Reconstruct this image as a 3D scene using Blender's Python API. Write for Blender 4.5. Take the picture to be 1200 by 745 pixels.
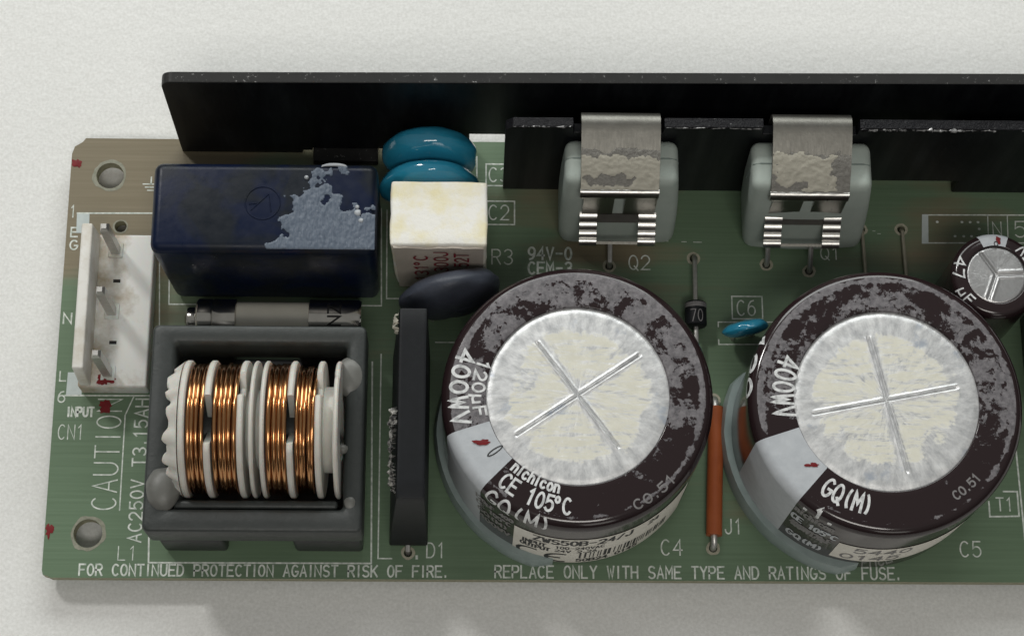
import bpy, bmesh, math, random
from mathutils import Vector, noise

S = 0.001            # every length below is written in millimetres
random.seed(7)
PI = math.pi
sc = bpy.context.scene
for o in list(bpy.data.objects):
    bpy.data.objects.remove(o)
COL = sc.collection

# ------------------------------------------------------------------ camera
cam_d = bpy.data.cameras.new('camera')
cam = bpy.data.objects.new('camera', cam_d)
COL.objects.link(cam)
cam.location = (50.874 * S, -43.472 * S, 239.693 * S)
cam.rotation_euler = (0.308144, -0.020494, 0.001409)
cam_d.sensor_width = 36.0
cam_d.lens = 71.01
cam_d.clip_start = 0.005
cam_d.clip_end = 20.0
sc.camera = cam

# ------------------------------------------------------------------ room light
wd = bpy.data.worlds.new('World')
sc.world = wd
wd.use_nodes = True
wn = wd.node_tree.nodes
wl = wd.node_tree.links
bg = wn['Background']
tc = wn.new('ShaderNodeTexCoord')
sp = wn.new('ShaderNodeSeparateXYZ')
wr = wn.new('ShaderNodeValToRGB')
wl.new(tc.outputs['Generated'], sp.inputs[0])
wl.new(sp.outputs['Z'], wr.inputs[0])
wr.color_ramp.elements[0].position = 0.0
wr.color_ramp.elements[0].color = (0.03, 0.03, 0.03, 1)
wr.color_ramp.elements[1].position = 0.9
wr.color_ramp.elements[1].color = (0.62, 0.62, 0.60, 1)
wl.new(wr.outputs[0], bg.inputs[0])
bg.inputs[1].default_value = 0.37


def area(name, pos, target, sx, sy, watt, col):
    d = bpy.data.lights.new(name, 'AREA')
    d.shape = 'RECTANGLE'
    d.size = sx * S
    d.size_y = sy * S
    d.energy = watt
    d.color = col
    o = bpy.data.objects.new(name, d)
    COL.objects.link(o)
    o.location = Vector(pos) * S
    o.rotation_euler = (Vector(target) - Vector(pos)).to_track_quat('-Z', 'Y').to_euler()
    return o


area('ceiling_lamp', (-330, 440, 585), (55, 30, 0), 95, 75, 1.75, (1.0, 0.985, 0.96))
area('back_fill', (70, 370, 250), (58, 40, 0), 380, 150, 1.15, (0.97, 1.0, 0.98))  # added fill from behind, brightens the far side of the worktop
area('ceiling_panel', (90, -420, 830), (58, 25, 0), 330, 170, 1.9, (1.0, 0.96, 0.90))
area('window_far', (300, -900, 560), (58, 25, 0), 300, 260, 0.45, (1.0, 0.96, 0.90))

sc.view_settings.view_transform = 'Standard'
sc.view_settings.look = 'None'
sc.view_settings.exposure = 0.0
sc.view_settings.gamma = 1.0
sc.view_settings.use_curve_mapping = False
sc.render.engine = 'CYCLES'
sc.cycles.use_denoising = True
sc.cycles.max_bounces = 8


# ------------------------------------------------------------------ materials
class NT:
    """small node builder; coordinates come out in millimetres of the object"""

    def __init__(self, name):
        self.m = bpy.data.materials.new(name)
        self.m.use_nodes = True
        self.n = self.m.node_tree.nodes
        self.l = self.m.node_tree.links
        self.b = self.n['Principled BSDF']
        t = self.n.new('ShaderNodeTexCoord')
        v = self.n.new('ShaderNodeVectorMath')
        v.operation = 'SCALE'
        v.inputs['Scale'].default_value = 1.0 / S
        self.l.new(t.outputs['Object'], v.inputs[0])
        self.co = v.outputs[0]

    def set(self, **kw):
        for k, val in kw.items():
            k = {'col': 'Base Color', 'rough': 'Roughness', 'metal': 'Metallic', 'spec': 'Specular IOR Level', 'coat': 'Coat Weight',
                 'coatr': 'Coat Roughness', 'trans': 'Transmission Weight', 'sss': 'Subsurface Weight', 'ior': 'IOR', 'alpha': 'Alpha',
                 'sssc': 'Subsurface Scale', 'normal': 'Normal', 'aniso': 'Anisotropic'}[k]
            self.put(val, self.b.inputs[k])
        return self

    def put(self, val, inp):
        if hasattr(val, 'links') or isinstance(val, bpy.types.NodeSocket):
            self.l.new(val, inp)
        elif isinstance(val, tuple) and len(val) == 3 and inp.type == 'RGBA':
            inp.default_value = (*val, 1)
        else:
            inp.default_value = val

    def mapped(self, scale=(1, 1, 1), loc=(0, 0, 0), rot=(0, 0, 0), co=None):
        m = self.n.new('ShaderNodeMapping')
        self.l.new(co or self.co, m.inputs[0])
        m.inputs['Scale'].default_value = scale
        m.inputs['Location'].default_value = loc
        m.inputs['Rotation'].default_value = rot
        return m.outputs[0]

    def noise(self, scale, detail=4, rough=0.55, co=None, dist=0.0):
        t = self.n.new('ShaderNodeTexNoise')
        self.l.new(co or self.co, t.inputs['Vector'])
        t.inputs['Scale'].default_value = scale
        t.inputs['Detail'].default_value = detail
        t.inputs['Roughness'].default_value = rough
        t.inputs['Distortion'].default_value = dist
        return t.outputs['Fac']

    def voronoi(self, scale, co=None):
        t = self.n.new('ShaderNodeTexVoronoi')
        self.l.new(co or self.co, t.inputs['Vector'])
        t.inputs['Scale'].default_value = scale
        return t.outputs['Distance']

    def ramp(self, fac, *stops):
        r = self.n.new('ShaderNodeValToRGB')
        self.put(fac, r.inputs[0])
        e = r.color_ramp.elements
        while len(e) < len(stops):
            e.new(0.5)
        for i, (p, c) in enumerate(stops):
            e[i].position = p
            e[i].color = (c, c, c, 1) if not isinstance(c, tuple) else (*c, 1)
        return r.outputs[0]

    def math(self, op, a, b=0.0, c=0.0, clamp=False):
        m = self.n.new('ShaderNodeMath')
        m.operation = op
        m.use_clamp = clamp
        self.put(a, m.inputs[0])
        self.put(b, m.inputs[1])
        self.put(c, m.inputs[2])
        return m.outputs[0]

    def xyz(self, co=None):
        s = self.n.new('ShaderNodeSeparateXYZ')
        self.l.new(co or self.co, s.inputs[0])
        return s.outputs

    def mix(self, fac, a, b):
        m = self.n.new('ShaderNodeMix')
        m.data_type = 'RGBA'
        self.put(fac, m.inputs[0])
        self.put(a, m.inputs[6])
        self.put(b, m.inputs[7])
        return m.outputs[2]

    def bump(self, h, strength=0.3, dist=0.1):
        b = self.n.new('ShaderNodeBump')
        b.inputs['Strength'].default_value = strength
        b.inputs['Distance'].default_value = dist * S
        self.put(h, b.inputs['Height'])
        self.l.new(b.outputs[0], self.b.inputs['Normal'])
        return self


M = {}


def mat(key, **kw):
    t = NT(key)
    t.set(**kw)
    M[key] = t.m
    return t


# paper-white worktop
t = mat('worktop', rough=0.85, spec=0.2)
fine = t.noise(0.75, 4, 0.6)
wide = t.noise(0.02, 3)
speck = t.ramp(t.voronoi(0.11), (0.0, 0.0), (0.017, 1.0))
base = t.mix(wide, (0.75, 0.755, 0.735), (0.86, 0.86, 0.845))
grain = t.mix(t.ramp(t.noise(2.6, 3), (0.35, 0.0), (0.7, 1.0)), (0.87, 0.87, 0.86), (1.0, 1.0, 1.0))
mm_ = t.n.new('ShaderNodeMix'); mm_.data_type = 'RGBA'; mm_.blend_type = 'MULTIPLY'; mm_.inputs[0].default_value = 1.0
t.l.new(base, mm_.inputs[6]); t.l.new(grain, mm_.inputs[7])
t.set(col=t.mix(speck, (0.42, 0.40, 0.37), mm_.outputs[2]))
t.bump(fine, 0.55, 0.25)

# solder mask: green with olive-brown areas, faint horizontal weave
t = mat('solder_mask', rough=0.42, spec=0.42)
x, y, z = t.xyz()
lowf = t.noise(0.05, 3, 0.5, co=t.mapped(loc=(-38, 20, 0)))
band = t.noise(1.0, 3, 0.6, co=t.mapped((0.012, 0.28, 0.1)))
olive_mix = t.math('ADD', lowf, t.math('MULTIPLY', band, 0.55))
corner = t.math('MULTIPLY', t.math('SUBTRACT', 26.0, x, clamp=False), 0.03, clamp=True)
corner = t.math('MULTIPLY', corner, t.math('MULTIPLY_ADD', y, 0.075, -2.62, clamp=True))
upper = t.math('MULTIPLY_ADD', y, 0.0045, -0.17)
f = t.math('ADD', t.math('ADD', olive_mix, corner), upper)
f = t.ramp(f, (0.80, 0.0), (1.18, 1.0))
weave = t.noise(1.0, 2, 0.6, co=t.mapped((0.05, 2.6, 1)))
green = t.mix(weave, (0.094, 0.146, 0.086), (0.146, 0.220, 0.136))
brown = t.mix(weave, (0.150, 0.126, 0.076), (0.22, 0.185, 0.12))
t.set(col=t.mix(f, green, brown), rough=t.math('MULTIPLY_ADD', weave, 0.2, 0.3))
t.bump(weave, 0.12, 0.08)

t = mat('board_edge', rough=0.8, spec=0.2)
t.set(col=t.mix(t.noise(1.5, 4), (0.20, 0.20, 0.13), (0.42, 0.40, 0.30)))

t = mat('silkscreen', rough=0.6, spec=0.3)
t.set(col=t.mix(t.ramp(t.noise(1.6, 4), (0.3, 0.0), (0.6, 1.0)), (0.36, 0.42, 0.36), (0.70, 0.73, 0.68)))
t = mat('silk_block', rough=0.6, spec=0.3)
t.set(col=t.mix(t.noise(1.2, 4), (0.42, 0.48, 0.47), (0.58, 0.63, 0.62)))
mat('hole_dark', col=(0.012, 0.010, 0.008), rough=0.8)
t = mat('solder_pad', rough=0.55)
t.set(col=t.mix(t.noise(3, 3), (0.20, 0.19, 0.13), (0.5, 0.48, 0.38)))
t = mat('hole_rim', rough=0.6)
t.set(col=t.mix(t.noise(1.5, 4), (0.10, 0.11, 0.07), (0.36, 0.35, 0.28)))

# black anodised aluminium
t = mat('anodised', rough=0.42, spec=0.18)
t.set(col=t.mix(t.ramp(t.noise(0.5, 6, 0.7, co=t.mapped((0.6, 1, 0.12))), (0.45, 0.0), (0.8, 1.0)), (0.004, 0.0045, 0.006), (0.014, 0.016, 0.018)))
t.set(rough=t.math('MULTIPLY_ADD', t.noise(1.0, 4, 0.6, co=t.mapped((0.35, 1, 0.02))), 0.5, 0.15))
t = mat('anodised_edge', rough=0.5, spec=0.2)
w1 = t.ramp(t.noise(1.7, 6, 0.75), (0.62, 0.0), (0.70, 1.0))
t.set(col=t.mix(w1, t.mix(t.noise(0.3, 4), (0.014, 0.014, 0.014), (0.032, 0.032, 0.031)), (0.45, 0.45, 0.44)), rough=0.45)
t = mat('anodised_worn', rough=0.4, spec=0.2)
w1 = t.ramp(t.noise(1.0, 6, 0.75, co=t.mapped((1.2, 3.0, 3.0))), (0.63, 0.0), (0.74, 1.0))
t.set(col=t.mix(w1, (0.006, 0.006, 0.008), (0.26, 0.26, 0.26)), metal=t.math('MULTIPLY', w1, 0.6))
t.bump(t.noise(2.0, 5, 0.7), 0.6, 0.25)

t = mat('spring_steel', metal=1.0)
br = t.noise(1.0, 4, 0.6, co=t.mapped((8.0, 0.6, 0.6)))
t.set(col=t.mix(br, (0.34, 0.33, 0.30), (0.46, 0.445, 0.41)), rough=t.math('MULTIPLY_ADD', br, 0.16, 0.22))
t = mat('bare_scratch', rough=0.35, metal=0.6)
t.set(col=t.mix(t.ramp(t.noise(1.1, 5, 0.7), (0.46, 0.0), (0.58, 1.0)), (0.01, 0.01, 0.011), (0.55, 0.55, 0.55)))
t = mat('rail_steel', metal=1.0, rough=0.34)
t.set(col=t.mix(t.noise(1.5, 4), (0.58, 0.57, 0.54), (0.80, 0.79, 0.76)))
t = mat('dull_steel', metal=0.85)
br = t.noise(1.0, 5, 0.65, co=t.mapped((5.0, 0.8, 0.8)))
bl = t.noise(0.5, 4, 0.6)
t.set(col=t.mix(bl, (0.115, 0.112, 0.10), (0.21, 0.205, 0.185)), rough=t.math('MULTIPLY_ADD', br, 0.2, 0.36))
t.bump(t.noise(1.4, 4, 0.6), 0.12, 0.15)
t = mat('glue_cream', rough=0.72, spec=0.3)
t.set(col=t.mix(t.noise(1.4, 5, 0.65), (0.34, 0.325, 0.27), (0.55, 0.53, 0.45)))
t.bump(t.noise(2.5, 5, 0.7), 0.35, 0.2)
t = mat('glue_flake', rough=0.6, spec=0.3)
t.set(col=t.mix(t.ramp(t.noise(0.9, 6, 0.75), (0.42, 0.0), (0.6, 1.0)), (0.02, 0.02, 0.021), (0.46, 0.45, 0.42)))
t.bump(t.noise(1.5, 5, 0.7), 0.8, 0.3)
t = mat('glue_grey', rough=0.5, spec=0.4)
t.set(col=t.mix(t.noise(2.0, 5, 0.7), (0.13, 0.125, 0.115), (0.33, 0.32, 0.29)))
t.bump(t.noise(3.0, 5, 0.7), 0.8, 0.25)

t = mat('grey_silicone', rough=0.55, spec=0.3)
t.set(col=t.mix(t.noise(0.5, 5, 0.6), (0.36, 0.42, 0.385), (0.48, 0.535, 0.49)))
t.bump(t.noise(2.2, 4), 0.12, 0.1)

mat('seam_grey', col=(0.20, 0.245, 0.225), rough=0.6)
t = mat('navy_plastic', rough=0.28, spec=0.24)
pt = t.ramp(t.noise(0.16, 4, 0.55, dist=0.6), (0.42, 0.0), (0.56, 1.0))
t.set(col=t.mix(pt, (0.004, 0.009, 0.030), (0.0085, 0.012, 0.018)), rough=t.math('MULTIPLY_ADD', t.noise(0.8, 5), 0.35, 0.17))
t.bump(t.noise(1.2, 5, 0.6), 0.10, 0.12)
t = mat('blue_grey_residue', rough=0.42, spec=0.5)
st = t.noise(1.0, 5, 0.7, co=t.mapped((4.2, 0.55, 1.0)))
sp2 = t.ramp(t.noise(2.4, 6, 0.8), (0.64, 0.0), (0.74, 1.0))
t.set(col=t.mix(sp2, t.mix(st, (0.028, 0.045, 0.076), (0.150, 0.185, 0.235)), (0.55, 0.57, 0.60)))
t.bump(st, 0.5, 0.2)

t = mat('blue_epoxy', rough=0.12, coat=0.6, coatr=0.04, spec=0.5)
t.set(col=t.mix(t.noise(0.25, 3), (0.018, 0.21, 0.34), (0.030, 0.28, 0.43)))
t.bump(t.noise(0.7, 2), 0.08, 0.2)

t = mat('white_ceramic', rough=0.85, spec=0.2)
x, y, z = t.xyz()
st = t.ramp(t.noise(0.24, 5, 0.6), (0.43, 0.0), (0.66, 1.0))
up = t.ramp(z, (0.0, 0.0), (1.0, 1.0))
t.set(col=t.mix(st, (0.84, 0.83, 0.78), (0.80, 0.74, 0.50)))
t.bump(t.noise(1.1, 6, 0.7), 0.35, 0.3)
t = mat('beige_shade', rough=0.6, spec=0.3)  # shade on the ceramic's front face, put into the colour
t.set(col=t.mix(t.noise(0.3, 5, 0.6), (0.46, 0.41, 0.355), (0.58, 0.53, 0.47)))
t.bump(t.noise(1.5, 5), 0.15, 0.2)
mat('red_print', col=(0.26, 0.02, 0.035), rough=0.6)
t = mat('red_ink', rough=0.5, spec=0.3)
t.set(col=t.mix(t.noise(1.2, 4), (0.09, 0.005, 0.006), (0.24, 0.014, 0.018)))

t = mat('charcoal_coating', rough=0.48, spec=0.4)
t.set(col=t.mix(t.noise(0.5, 5, 0.6), (0.028, 0.033, 0.046), (0.056, 0.064, 0.085)))
t.bump(t.noise(1.6, 5, 0.65), 0.25, 0.2)
t = mat('black_resin', rough=0.5, spec=0.2)
t.set(col=t.mix(t.noise(0.8, 5, 0.65), (0.006, 0.007, 0.008), (0.013, 0.0145, 0.017)))
t.bump(t.noise(2.6, 4), 0.10, 0.1)
t = mat('ferrite', rough=0.45, spec=0.45)
t.set(col=t.mix(t.noise(0.7, 6, 0.7), (0.022, 0.026, 0.025), (0.050, 0.056, 0.054)), rough=t.math('MULTIPLY_ADD', t.noise(1.1, 5), 0.25, 0.32))
t.bump(t.noise(1.8, 5, 0.65), 0.22, 0.2)
t = mat('black_plastic', rough=0.4, spec=0.4)
t.set(col=t.mix(t.noise(0.7, 4), (0.010, 0.011, 0.012), (0.022, 0.023, 0.025)))

t = mat('nylon', rough=0.5, spec=0.35, sss=0.25, sssc=0.0012)
t.set(col=t.mix(t.noise(0.6, 5, 0.6), (0.50, 0.485, 0.43), (0.70, 0.685, 0.64)))
t.bump(t.noise(2.0, 4), 0.12, 0.12)
t = mat('header_nylon', rough=0.5, spec=0.35, sss=0.2, sssc=0.0015)
x, y, z = t.xyz()
dirt = t.math('ADD', t.noise(0.2, 5, 0.65), t.math('MULTIPLY_ADD', x, -0.045, 0.27))
t.set(col=t.mix(t.ramp(dirt, (0.38, 0.0), (0.66, 1.0)), (0.70, 0.70, 0.67), (0.36, 0.30, 0.215)))
t.bump(t.noise(1.4, 5, 0.6), 0.15, 0.2)
t = mat('header_wall', rough=0.5, spec=0.35)
t.set(col=t.mix(t.ramp(t.noise(0.3, 5, 0.65), (0.45, 0.0), (0.75, 1.0)), (0.72, 0.71, 0.67), (0.52, 0.47, 0.38)))
t.bump(t.noise(1.4, 5, 0.6), 0.15, 0.2)
t = mat('glue_clear', rough=0.42, spec=0.5, trans=0.35, ior=1.45)
t.set(col=t.mix(t.noise(0.6, 4), (0.17, 0.17, 0.155), (0.28, 0.28, 0.26)))
t.bump(t.noise(0.9, 3), 0.2, 0.2)

t = mat('enamelled_copper', metal=1.0, rough=0.2, coat=0.5, coatr=0.1)
t.set(col=t.mix(t.noise(1.0, 4, 0.6, co=t.mapped((2.5, 0.5, 0.5))), (0.30, 0.115, 0.04), (0.70, 0.38, 0.16)))
t = mat('tinned', metal=0.75, rough=0.38)
t.set(col=t.mix(t.noise(1.6, 4), (0.38, 0.37, 0.35), (0.66, 0.65, 0.62)))
t = mat('aged_wire', metal=0.35, rough=0.45)
t.set(col=t.mix(t.noise(1.2, 4), (0.26, 0.245, 0.185), (0.46, 0.44, 0.35)))
t = mat('nickel', metal=1.0, rough=0.14)
t.set(col=t.mix(t.noise(0.6, 4), (0.45, 0.43, 0.39), (0.68, 0.66, 0.62)))
t = mat('fuse_tube', rough=0.12, spec=0.5, coat=0.4, coatr=0.05)
t.set(col=t.mix(t.noise(0.4, 4), (0.56, 0.545, 0.47), (0.70, 0.68, 0.60)))

# plum capacitor sleeve with rubbed-off grey film on the top ring
def sleeve(key, R, shift, thresh):
    t = mat(key, spec=0.5)
    x, y, z = t.xyz()
    r = t.math('SQRT', t.math('ADD', t.math('MULTIPLY', x, x), t.math('MULTIPLY', y, y)))
    n = t.noise(0.33, 7, 0.68, co=t.mapped(loc=(shift, shift * 0.7, 0)), dist=0.5)
    n2 = t.noise(1.3, 6, 0.75, co=t.mapped(loc=(shift, 3, 0)))
    n = t.math('ADD', n, t.math('MULTIPLY', t.math('SUBTRACT', n2, 0.5), 0.5))
    fr = t.math('MULTIPLY_ADD', y, 0.022, 0.11)                 # the front of the ring stayed clean
    fr = t.math('MINIMUM', fr, 0.06)
    rim = t.ramp(t.math('ABSOLUTE', t.math('SUBTRACT', r, R - 1.35)), (0.0, 0.2), (0.5, 0.0))
    k = t.math('ADD', t.math('ADD', n, fr), rim)
    inside = t.math('MULTIPLY', t.math('LESS_THAN', r, R - 0.95), t.math('GREATER_THAN', z, 10.0))
    k = t.math('MULTIPLY', t.ramp(k, (thresh, 0.0), (thresh + 0.016, 1.0)), inside)
    grey = t.mix(t.ramp(t.noise(1.5, 6, 0.75), (0.35, 0.0), (0.75, 1.0)), (0.075, 0.070, 0.076), (0.25, 0.235, 0.245))
    t.set(col=t.mix(k, (0.020, 0.0115, 0.0125), grey), rough=t.math('MULTIPLY_ADD', k, 0.38, 0.13))
    t.bump(t.math('ADD', t.math('MULTIPLY', k, 0.8), t.math('MULTIPLY', t.noise(2.2, 5, 0.7), t.math('MULTIPLY', k, 0.5))), 0.5, 0.15)


sleeve('sleeve_a', 15.45, 0.0, 0.515)
sleeve('sleeve_b', 15.75, 11.0, 0.565)
mat('sleeve_small', col=(0.020, 0.0115, 0.0125), rough=0.16, spec=0.5)


def can_top(key, shift, residue=True, ang=0.0):
    t = mat(key)
    x, y, z = t.xyz()
    r = t.math('SQRT', t.math('ADD', t.math('MULTIPLY', x, x), t.math('MULTIPLY', y, y)))
    a = t.math('ARCTAN2', y, x)
    cb = t.n.new('ShaderNodeCombineXYZ')
    t.l.new(t.math('MULTIPLY', a, 9.0), cb.inputs[0])
    t.l.new(t.math('MULTIPLY', r, 0.45), cb.inputs[1])
    streak = t.noise(1.0, 5, 0.7, co=cb.outputs[0])
    n = t.noise(0.27, 6, 0.62, co=t.mapped(loc=(shift, 2 * shift, 0)), dist=0.3)
    n2 = t.noise(1.6, 5, 0.7)
    kk = t.math('ADD', n, t.math('MULTIPLY', t.math('SUBTRACT', n2, 0.5), 0.25))
    edge = t.ramp(t.math('MULTIPLY_ADD', r, 0.1, -0.72), (0.0, 0.0), (0.28, 0.5))
    kk = t.math('SUBTRACT', t.math('ADD', kk, t.math('MULTIPLY', t.math('SUBTRACT', streak, 0.5), 0.30)), edge)
    k = t.ramp(kk, (0.36, 0.0), (0.44, 1.0)) if residue else 0.0
    if residue:
        for a_ in (ang, ang + 90):
            c_, s_ = math.cos(math.radians(a_)), math.sin(math.radians(a_))
            d_ = t.math('ABSOLUTE', t.math('SUBTRACT', t.math('MULTIPLY', y, c_), t.math('MULTIPLY', x, s_)))
            d_ = t.math('ADD', d_, t.math('MULTIPLY', t.math('SUBTRACT', n2, 0.5), 1.5))
            k = t.math('MULTIPLY', k, t.ramp(d_, (0.40, 0.0), (0.85, 1.0)))
        sc_ = t.noise(1.0, 5, 0.7, co=t.mapped((0.35, 2.6, 1), rot=(0, 0, math.radians(ang + 20)), loc=(shift, 0, 0)))
        k = t.math('MULTIPLY', k, t.ramp(sc_, (0.38, 0.0), (0.52, 1.0)))
    alu = t.mix(t.ramp(streak, (0.3, 0.0), (0.7, 1.0)), (0.48, 0.49, 0.50), (0.95, 0.955, 0.95)) if residue else t.mix(n2, (0.42, 0.42, 0.42), (0.60, 0.60, 0.60))
    blue = t.ramp(t.noise(0.3, 4, 0.6, co=t.mapped(loc=(5, shift, 0))), (0.60, 0.0), (0.70, 1.0))
    alu = t.mix(blue, alu, (0.50, 0.54, 0.60)) if residue else alu
    cream = t.mix(t.noise(0.8, 5, 0.65), (0.58, 0.565, 0.47), (0.78, 0.77, 0.68))
    t.set(col=t.mix(k, alu, cream) if residue else alu,
          metal=t.math('MULTIPLY_ADD', k, -0.65, 0.65) if residue else 0.9,
          rough=t.math('MULTIPLY_ADD', k, 0.3, 0.42) if residue else 0.36)
    t.bump(t.math('ADD', t.math('MULTIPLY', n2, 0.6), streak), 0.3, 0.12)


can_top('can_top_a', 0.0, ang=34)
can_top('can_top_b', 7.3, ang=11)
can_top('can_top_small', 3.0, False)
t = mat('silver_print', rough=0.5, spec=0.4)
t.set(col=t.mix(t.noise(1.0, 5, 0.6), (0.36, 0.385, 0.41), (0.55, 0.575, 0.60)))
t = mat('white_print', rough=0.5)
t.set(col=t.mix(t.ramp(t.noise(1.6, 4), (0.3, 0.0), (0.55, 1.0)), (0.34, 0.35, 0.35), (0.70, 0.71, 0.71)))
t = mat('dim_print', rough=0.55)
t.set(col=t.mix(t.noise(1.6, 4), (0.10, 0.095, 0.095), (0.26, 0.25, 0.25)))
t = mat('paper_label', rough=0.55, spec=0.3)
t.set(col=t.mix(t.noise(0.4, 5), (0.60, 0.57, 0.50), (0.74, 0.72, 0.66)))
mat('black_print', col=(0.012, 0.012, 0.013), rough=0.6)
t = mat('seal_ring', rough=0.35, spec=0.4, trans=0.15)
t.set(col=t.mix(t.noise(0.6, 4), (0.22, 0.28, 0.27), (0.36, 0.43, 0.42)))
t = mat('orange_insulation', rough=0.45, spec=0.4)
t.set(col=t.mix(t.noise(0.6, 4), (0.26, 0.060, 0.018), (0.36, 0.092, 0.026)))


# ------------------------------------------------------------------ mesh helpers
ORG = {}          # world origin (mm) of each object


def mk(name, verts, faces, mats, parent=None, org=(0, 0, 0), smooth=True, idx=None, label=None, sharp=0.7):
    me = bpy.data.meshes.new(name)
    me.from_pydata([(v[0] * S, v[1] * S, v[2] * S) for v in verts], [], faces)
    for m in ([mats] if isinstance(mats, str) else mats):
        me.materials.append(M[m])
    if idx:
        me.polygons.foreach_set('material_index', idx)
    bm = bmesh.new()
    bm.from_mesh(me)
    bmesh.ops.recalc_face_normals(bm, faces=bm.faces)
    if smooth:
        for f in bm.faces:
            f.smooth = True
        for e in bm.edges:
            if len(e.link_faces) == 2 and e.calc_face_angle(0) > sharp:
                e.smooth = False
    bm.to_mesh(me)
    bm.free()
    o = bpy.data.objects.new(name, me)
    COL.objects.link(o)
    po = ORG.get(parent.name, (0, 0, 0)) if parent else (0, 0, 0)
    o.parent = parent
    o.location = [(org[i] - po[i]) * S for i in range(3)]
    ORG[o.name] = org
    if label:
        o['label'] = label
    return o


class G:
    def __init__(self):
        self.v = []
        self.f = []
        self.i = []

    def add(self, v, f, i=0):
        b = len(self.v)
        self.v += [tuple(p) for p in v]
        self.f += [tuple(b + k for k in q) for q in f]
        self.i += [i] * len(f)
        return self

    def mk(self, name, mats, parent=None, **kw):
        return mk(name, self.v, self.f, mats, parent, idx=self.i, **kw)


def rbox(x0, x1, y0, y1, z0, z1, r=0.3, seg=3, taper=None, cut=1):
    """box with rounded edges; taper(x,y,z) may move the points"""
    bm = bmesh.new()
    bmesh.ops.create_cube(bm, size=1)
    for v in bm.verts:
        v.co = Vector(((x0 + x1) / 2 + v.co.x * (x1 - x0), (y0 + y1) / 2 + v.co.y * (y1 - y0), (z0 + z1) / 2 + v.co.z * (z1 - z0)))
    if cut > 1:
        bmesh.ops.subdivide_edges(bm, edges=bm.edges[:], cuts=cut - 1, use_grid_fill=True)
    if r > 0:
        ed = [e for e in bm.edges if e.calc_face_angle(0) > 0.5]
        bmesh.ops.bevel(bm, geom=ed, offset=r, segments=seg, profile=0.5, affect='EDGES', clamp_overlap=True)
    bm.verts.ensure_lookup_table()
    vs = [tuple(v.co) for v in bm.verts]
    if taper:
        vs = [taper(*v) for v in vs]
    fs = [tuple(v.index for v in f.verts) for f in bm.faces]
    bm.free()
    return vs, fs


def lathe(prof, seg=96, axis='Z', mod=None):
    """prof: (r, h) list; revolved about axis"""
    v, f = [], []
    n = len(prof)
    for k in range(seg):
        a = 2 * PI * k / seg
        for j, (r, h) in enumerate(prof):
            if mod:
                r, h = mod(a, j, r, h)
            if axis == 'Z':
                v.append((r * math.cos(a), r * math.sin(a), h))
            elif axis == 'X':
                v.append((h, r * math.cos(a), r * math.sin(a)))
            else:
                v.append((r * math.cos(a), h, r * math.sin(a)))
    for k in range(seg):
        k2 = (k + 1) % seg
        for j in range(n - 1):
            f.append((k * n + j, k2 * n + j, k2 * n + j + 1, k * n + j + 1))
    return v, f


def tube(pts, r, seg=12, cap=True):
    """round tube along a polyline; r may be a list"""
    v, f = [], []
    n = len(pts)
    P = [Vector(p) for p in pts]
    up = Vector((0, 0, 1))
    ref = None
    for i in range(n):
        d = (P[min(i + 1, n - 1)] - P[max(i - 1, 0)]).normalized()
        if ref is None:
            ref = d.cross(up if abs(d.z) < 0.9 else Vector((1, 0, 0))).normalized()
        ref = (ref - d * ref.dot(d)).normalized()
        b = d.cross(ref)
        rr = r[i] if isinstance(r, (list, tuple)) else r
        for k in range(seg):
            a = 2 * PI * k / seg
            v.append(tuple(P[i] + (ref * math.cos(a) + b * math.sin(a)) * rr))
    for i in range(n - 1):
        for k in range(seg):
            k2 = (k + 1) % seg
            f.append((i * seg + k, i * seg + k2, (i + 1) * seg + k2, (i + 1) * seg + k))
    if cap:
        f.append(tuple(range(seg - 1, -1, -1)))
        f.append(tuple((n - 1) * seg + k for k in range(seg)))
    return v, f


def prism(loop, y0, y1, bevel=0.0):
    """loop of (x,z) points extruded along Y"""
    n = len(loop)
    v = [(x, y0, z) for x, z in loop] + [(x, y1, z) for x, z in loop]
    f = [tuple(range(n)), tuple(range(2 * n - 1, n - 1, -1))]
    for k in range(n):
        k2 = (k + 1) % n
        f.append((k, n + k, n + k2, k2))
    return v, f


def strip(prof, x0, x1, th):
    """bent sheet: profile of (y,z) along its length, width x0..x1, thickness th"""
    n = len(prof)
    off = []
    for i in range(n):
        a = prof[max(i - 1, 0)]
        b = prof[min(i + 1, n - 1)]
        d = math.hypot(b[0] - a[0], b[1] - a[1]) or 1
        off.append((-(b[1] - a[1]) / d, (b[0] - a[0]) / d))
    v = []
    for i in range(n):
        y, z = prof[i]
        oy, oz = off[i]
        v += [(x0, y, z), (x1, y, z), (x1, y + oy * th, z + oz * th), (x0, y + oy * th, z + oz * th)]
    f = [(0, 1, 2, 3), ((n - 1) * 4 + 3, (n - 1) * 4 + 2, (n - 1) * 4 + 1, (n - 1) * 4)]
    for i in range(n - 1):
        for k in range(4):
            k2 = (k + 1) % 4
            f.append((i * 4 + k, i * 4 + k2, i * 4 + 4 + k2, i * 4 + 4 + k))
    return v, f


def arc(cx, cy, rx, ry, a0, a1, n=10):
    return [(cx + rx * math.cos(math.radians(a0 + (a1 - a0) * i / n)), cy + ry * math.sin(math.radians(a0 + (a1 - a0) * i / n))) for i in range(n + 1)]


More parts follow.
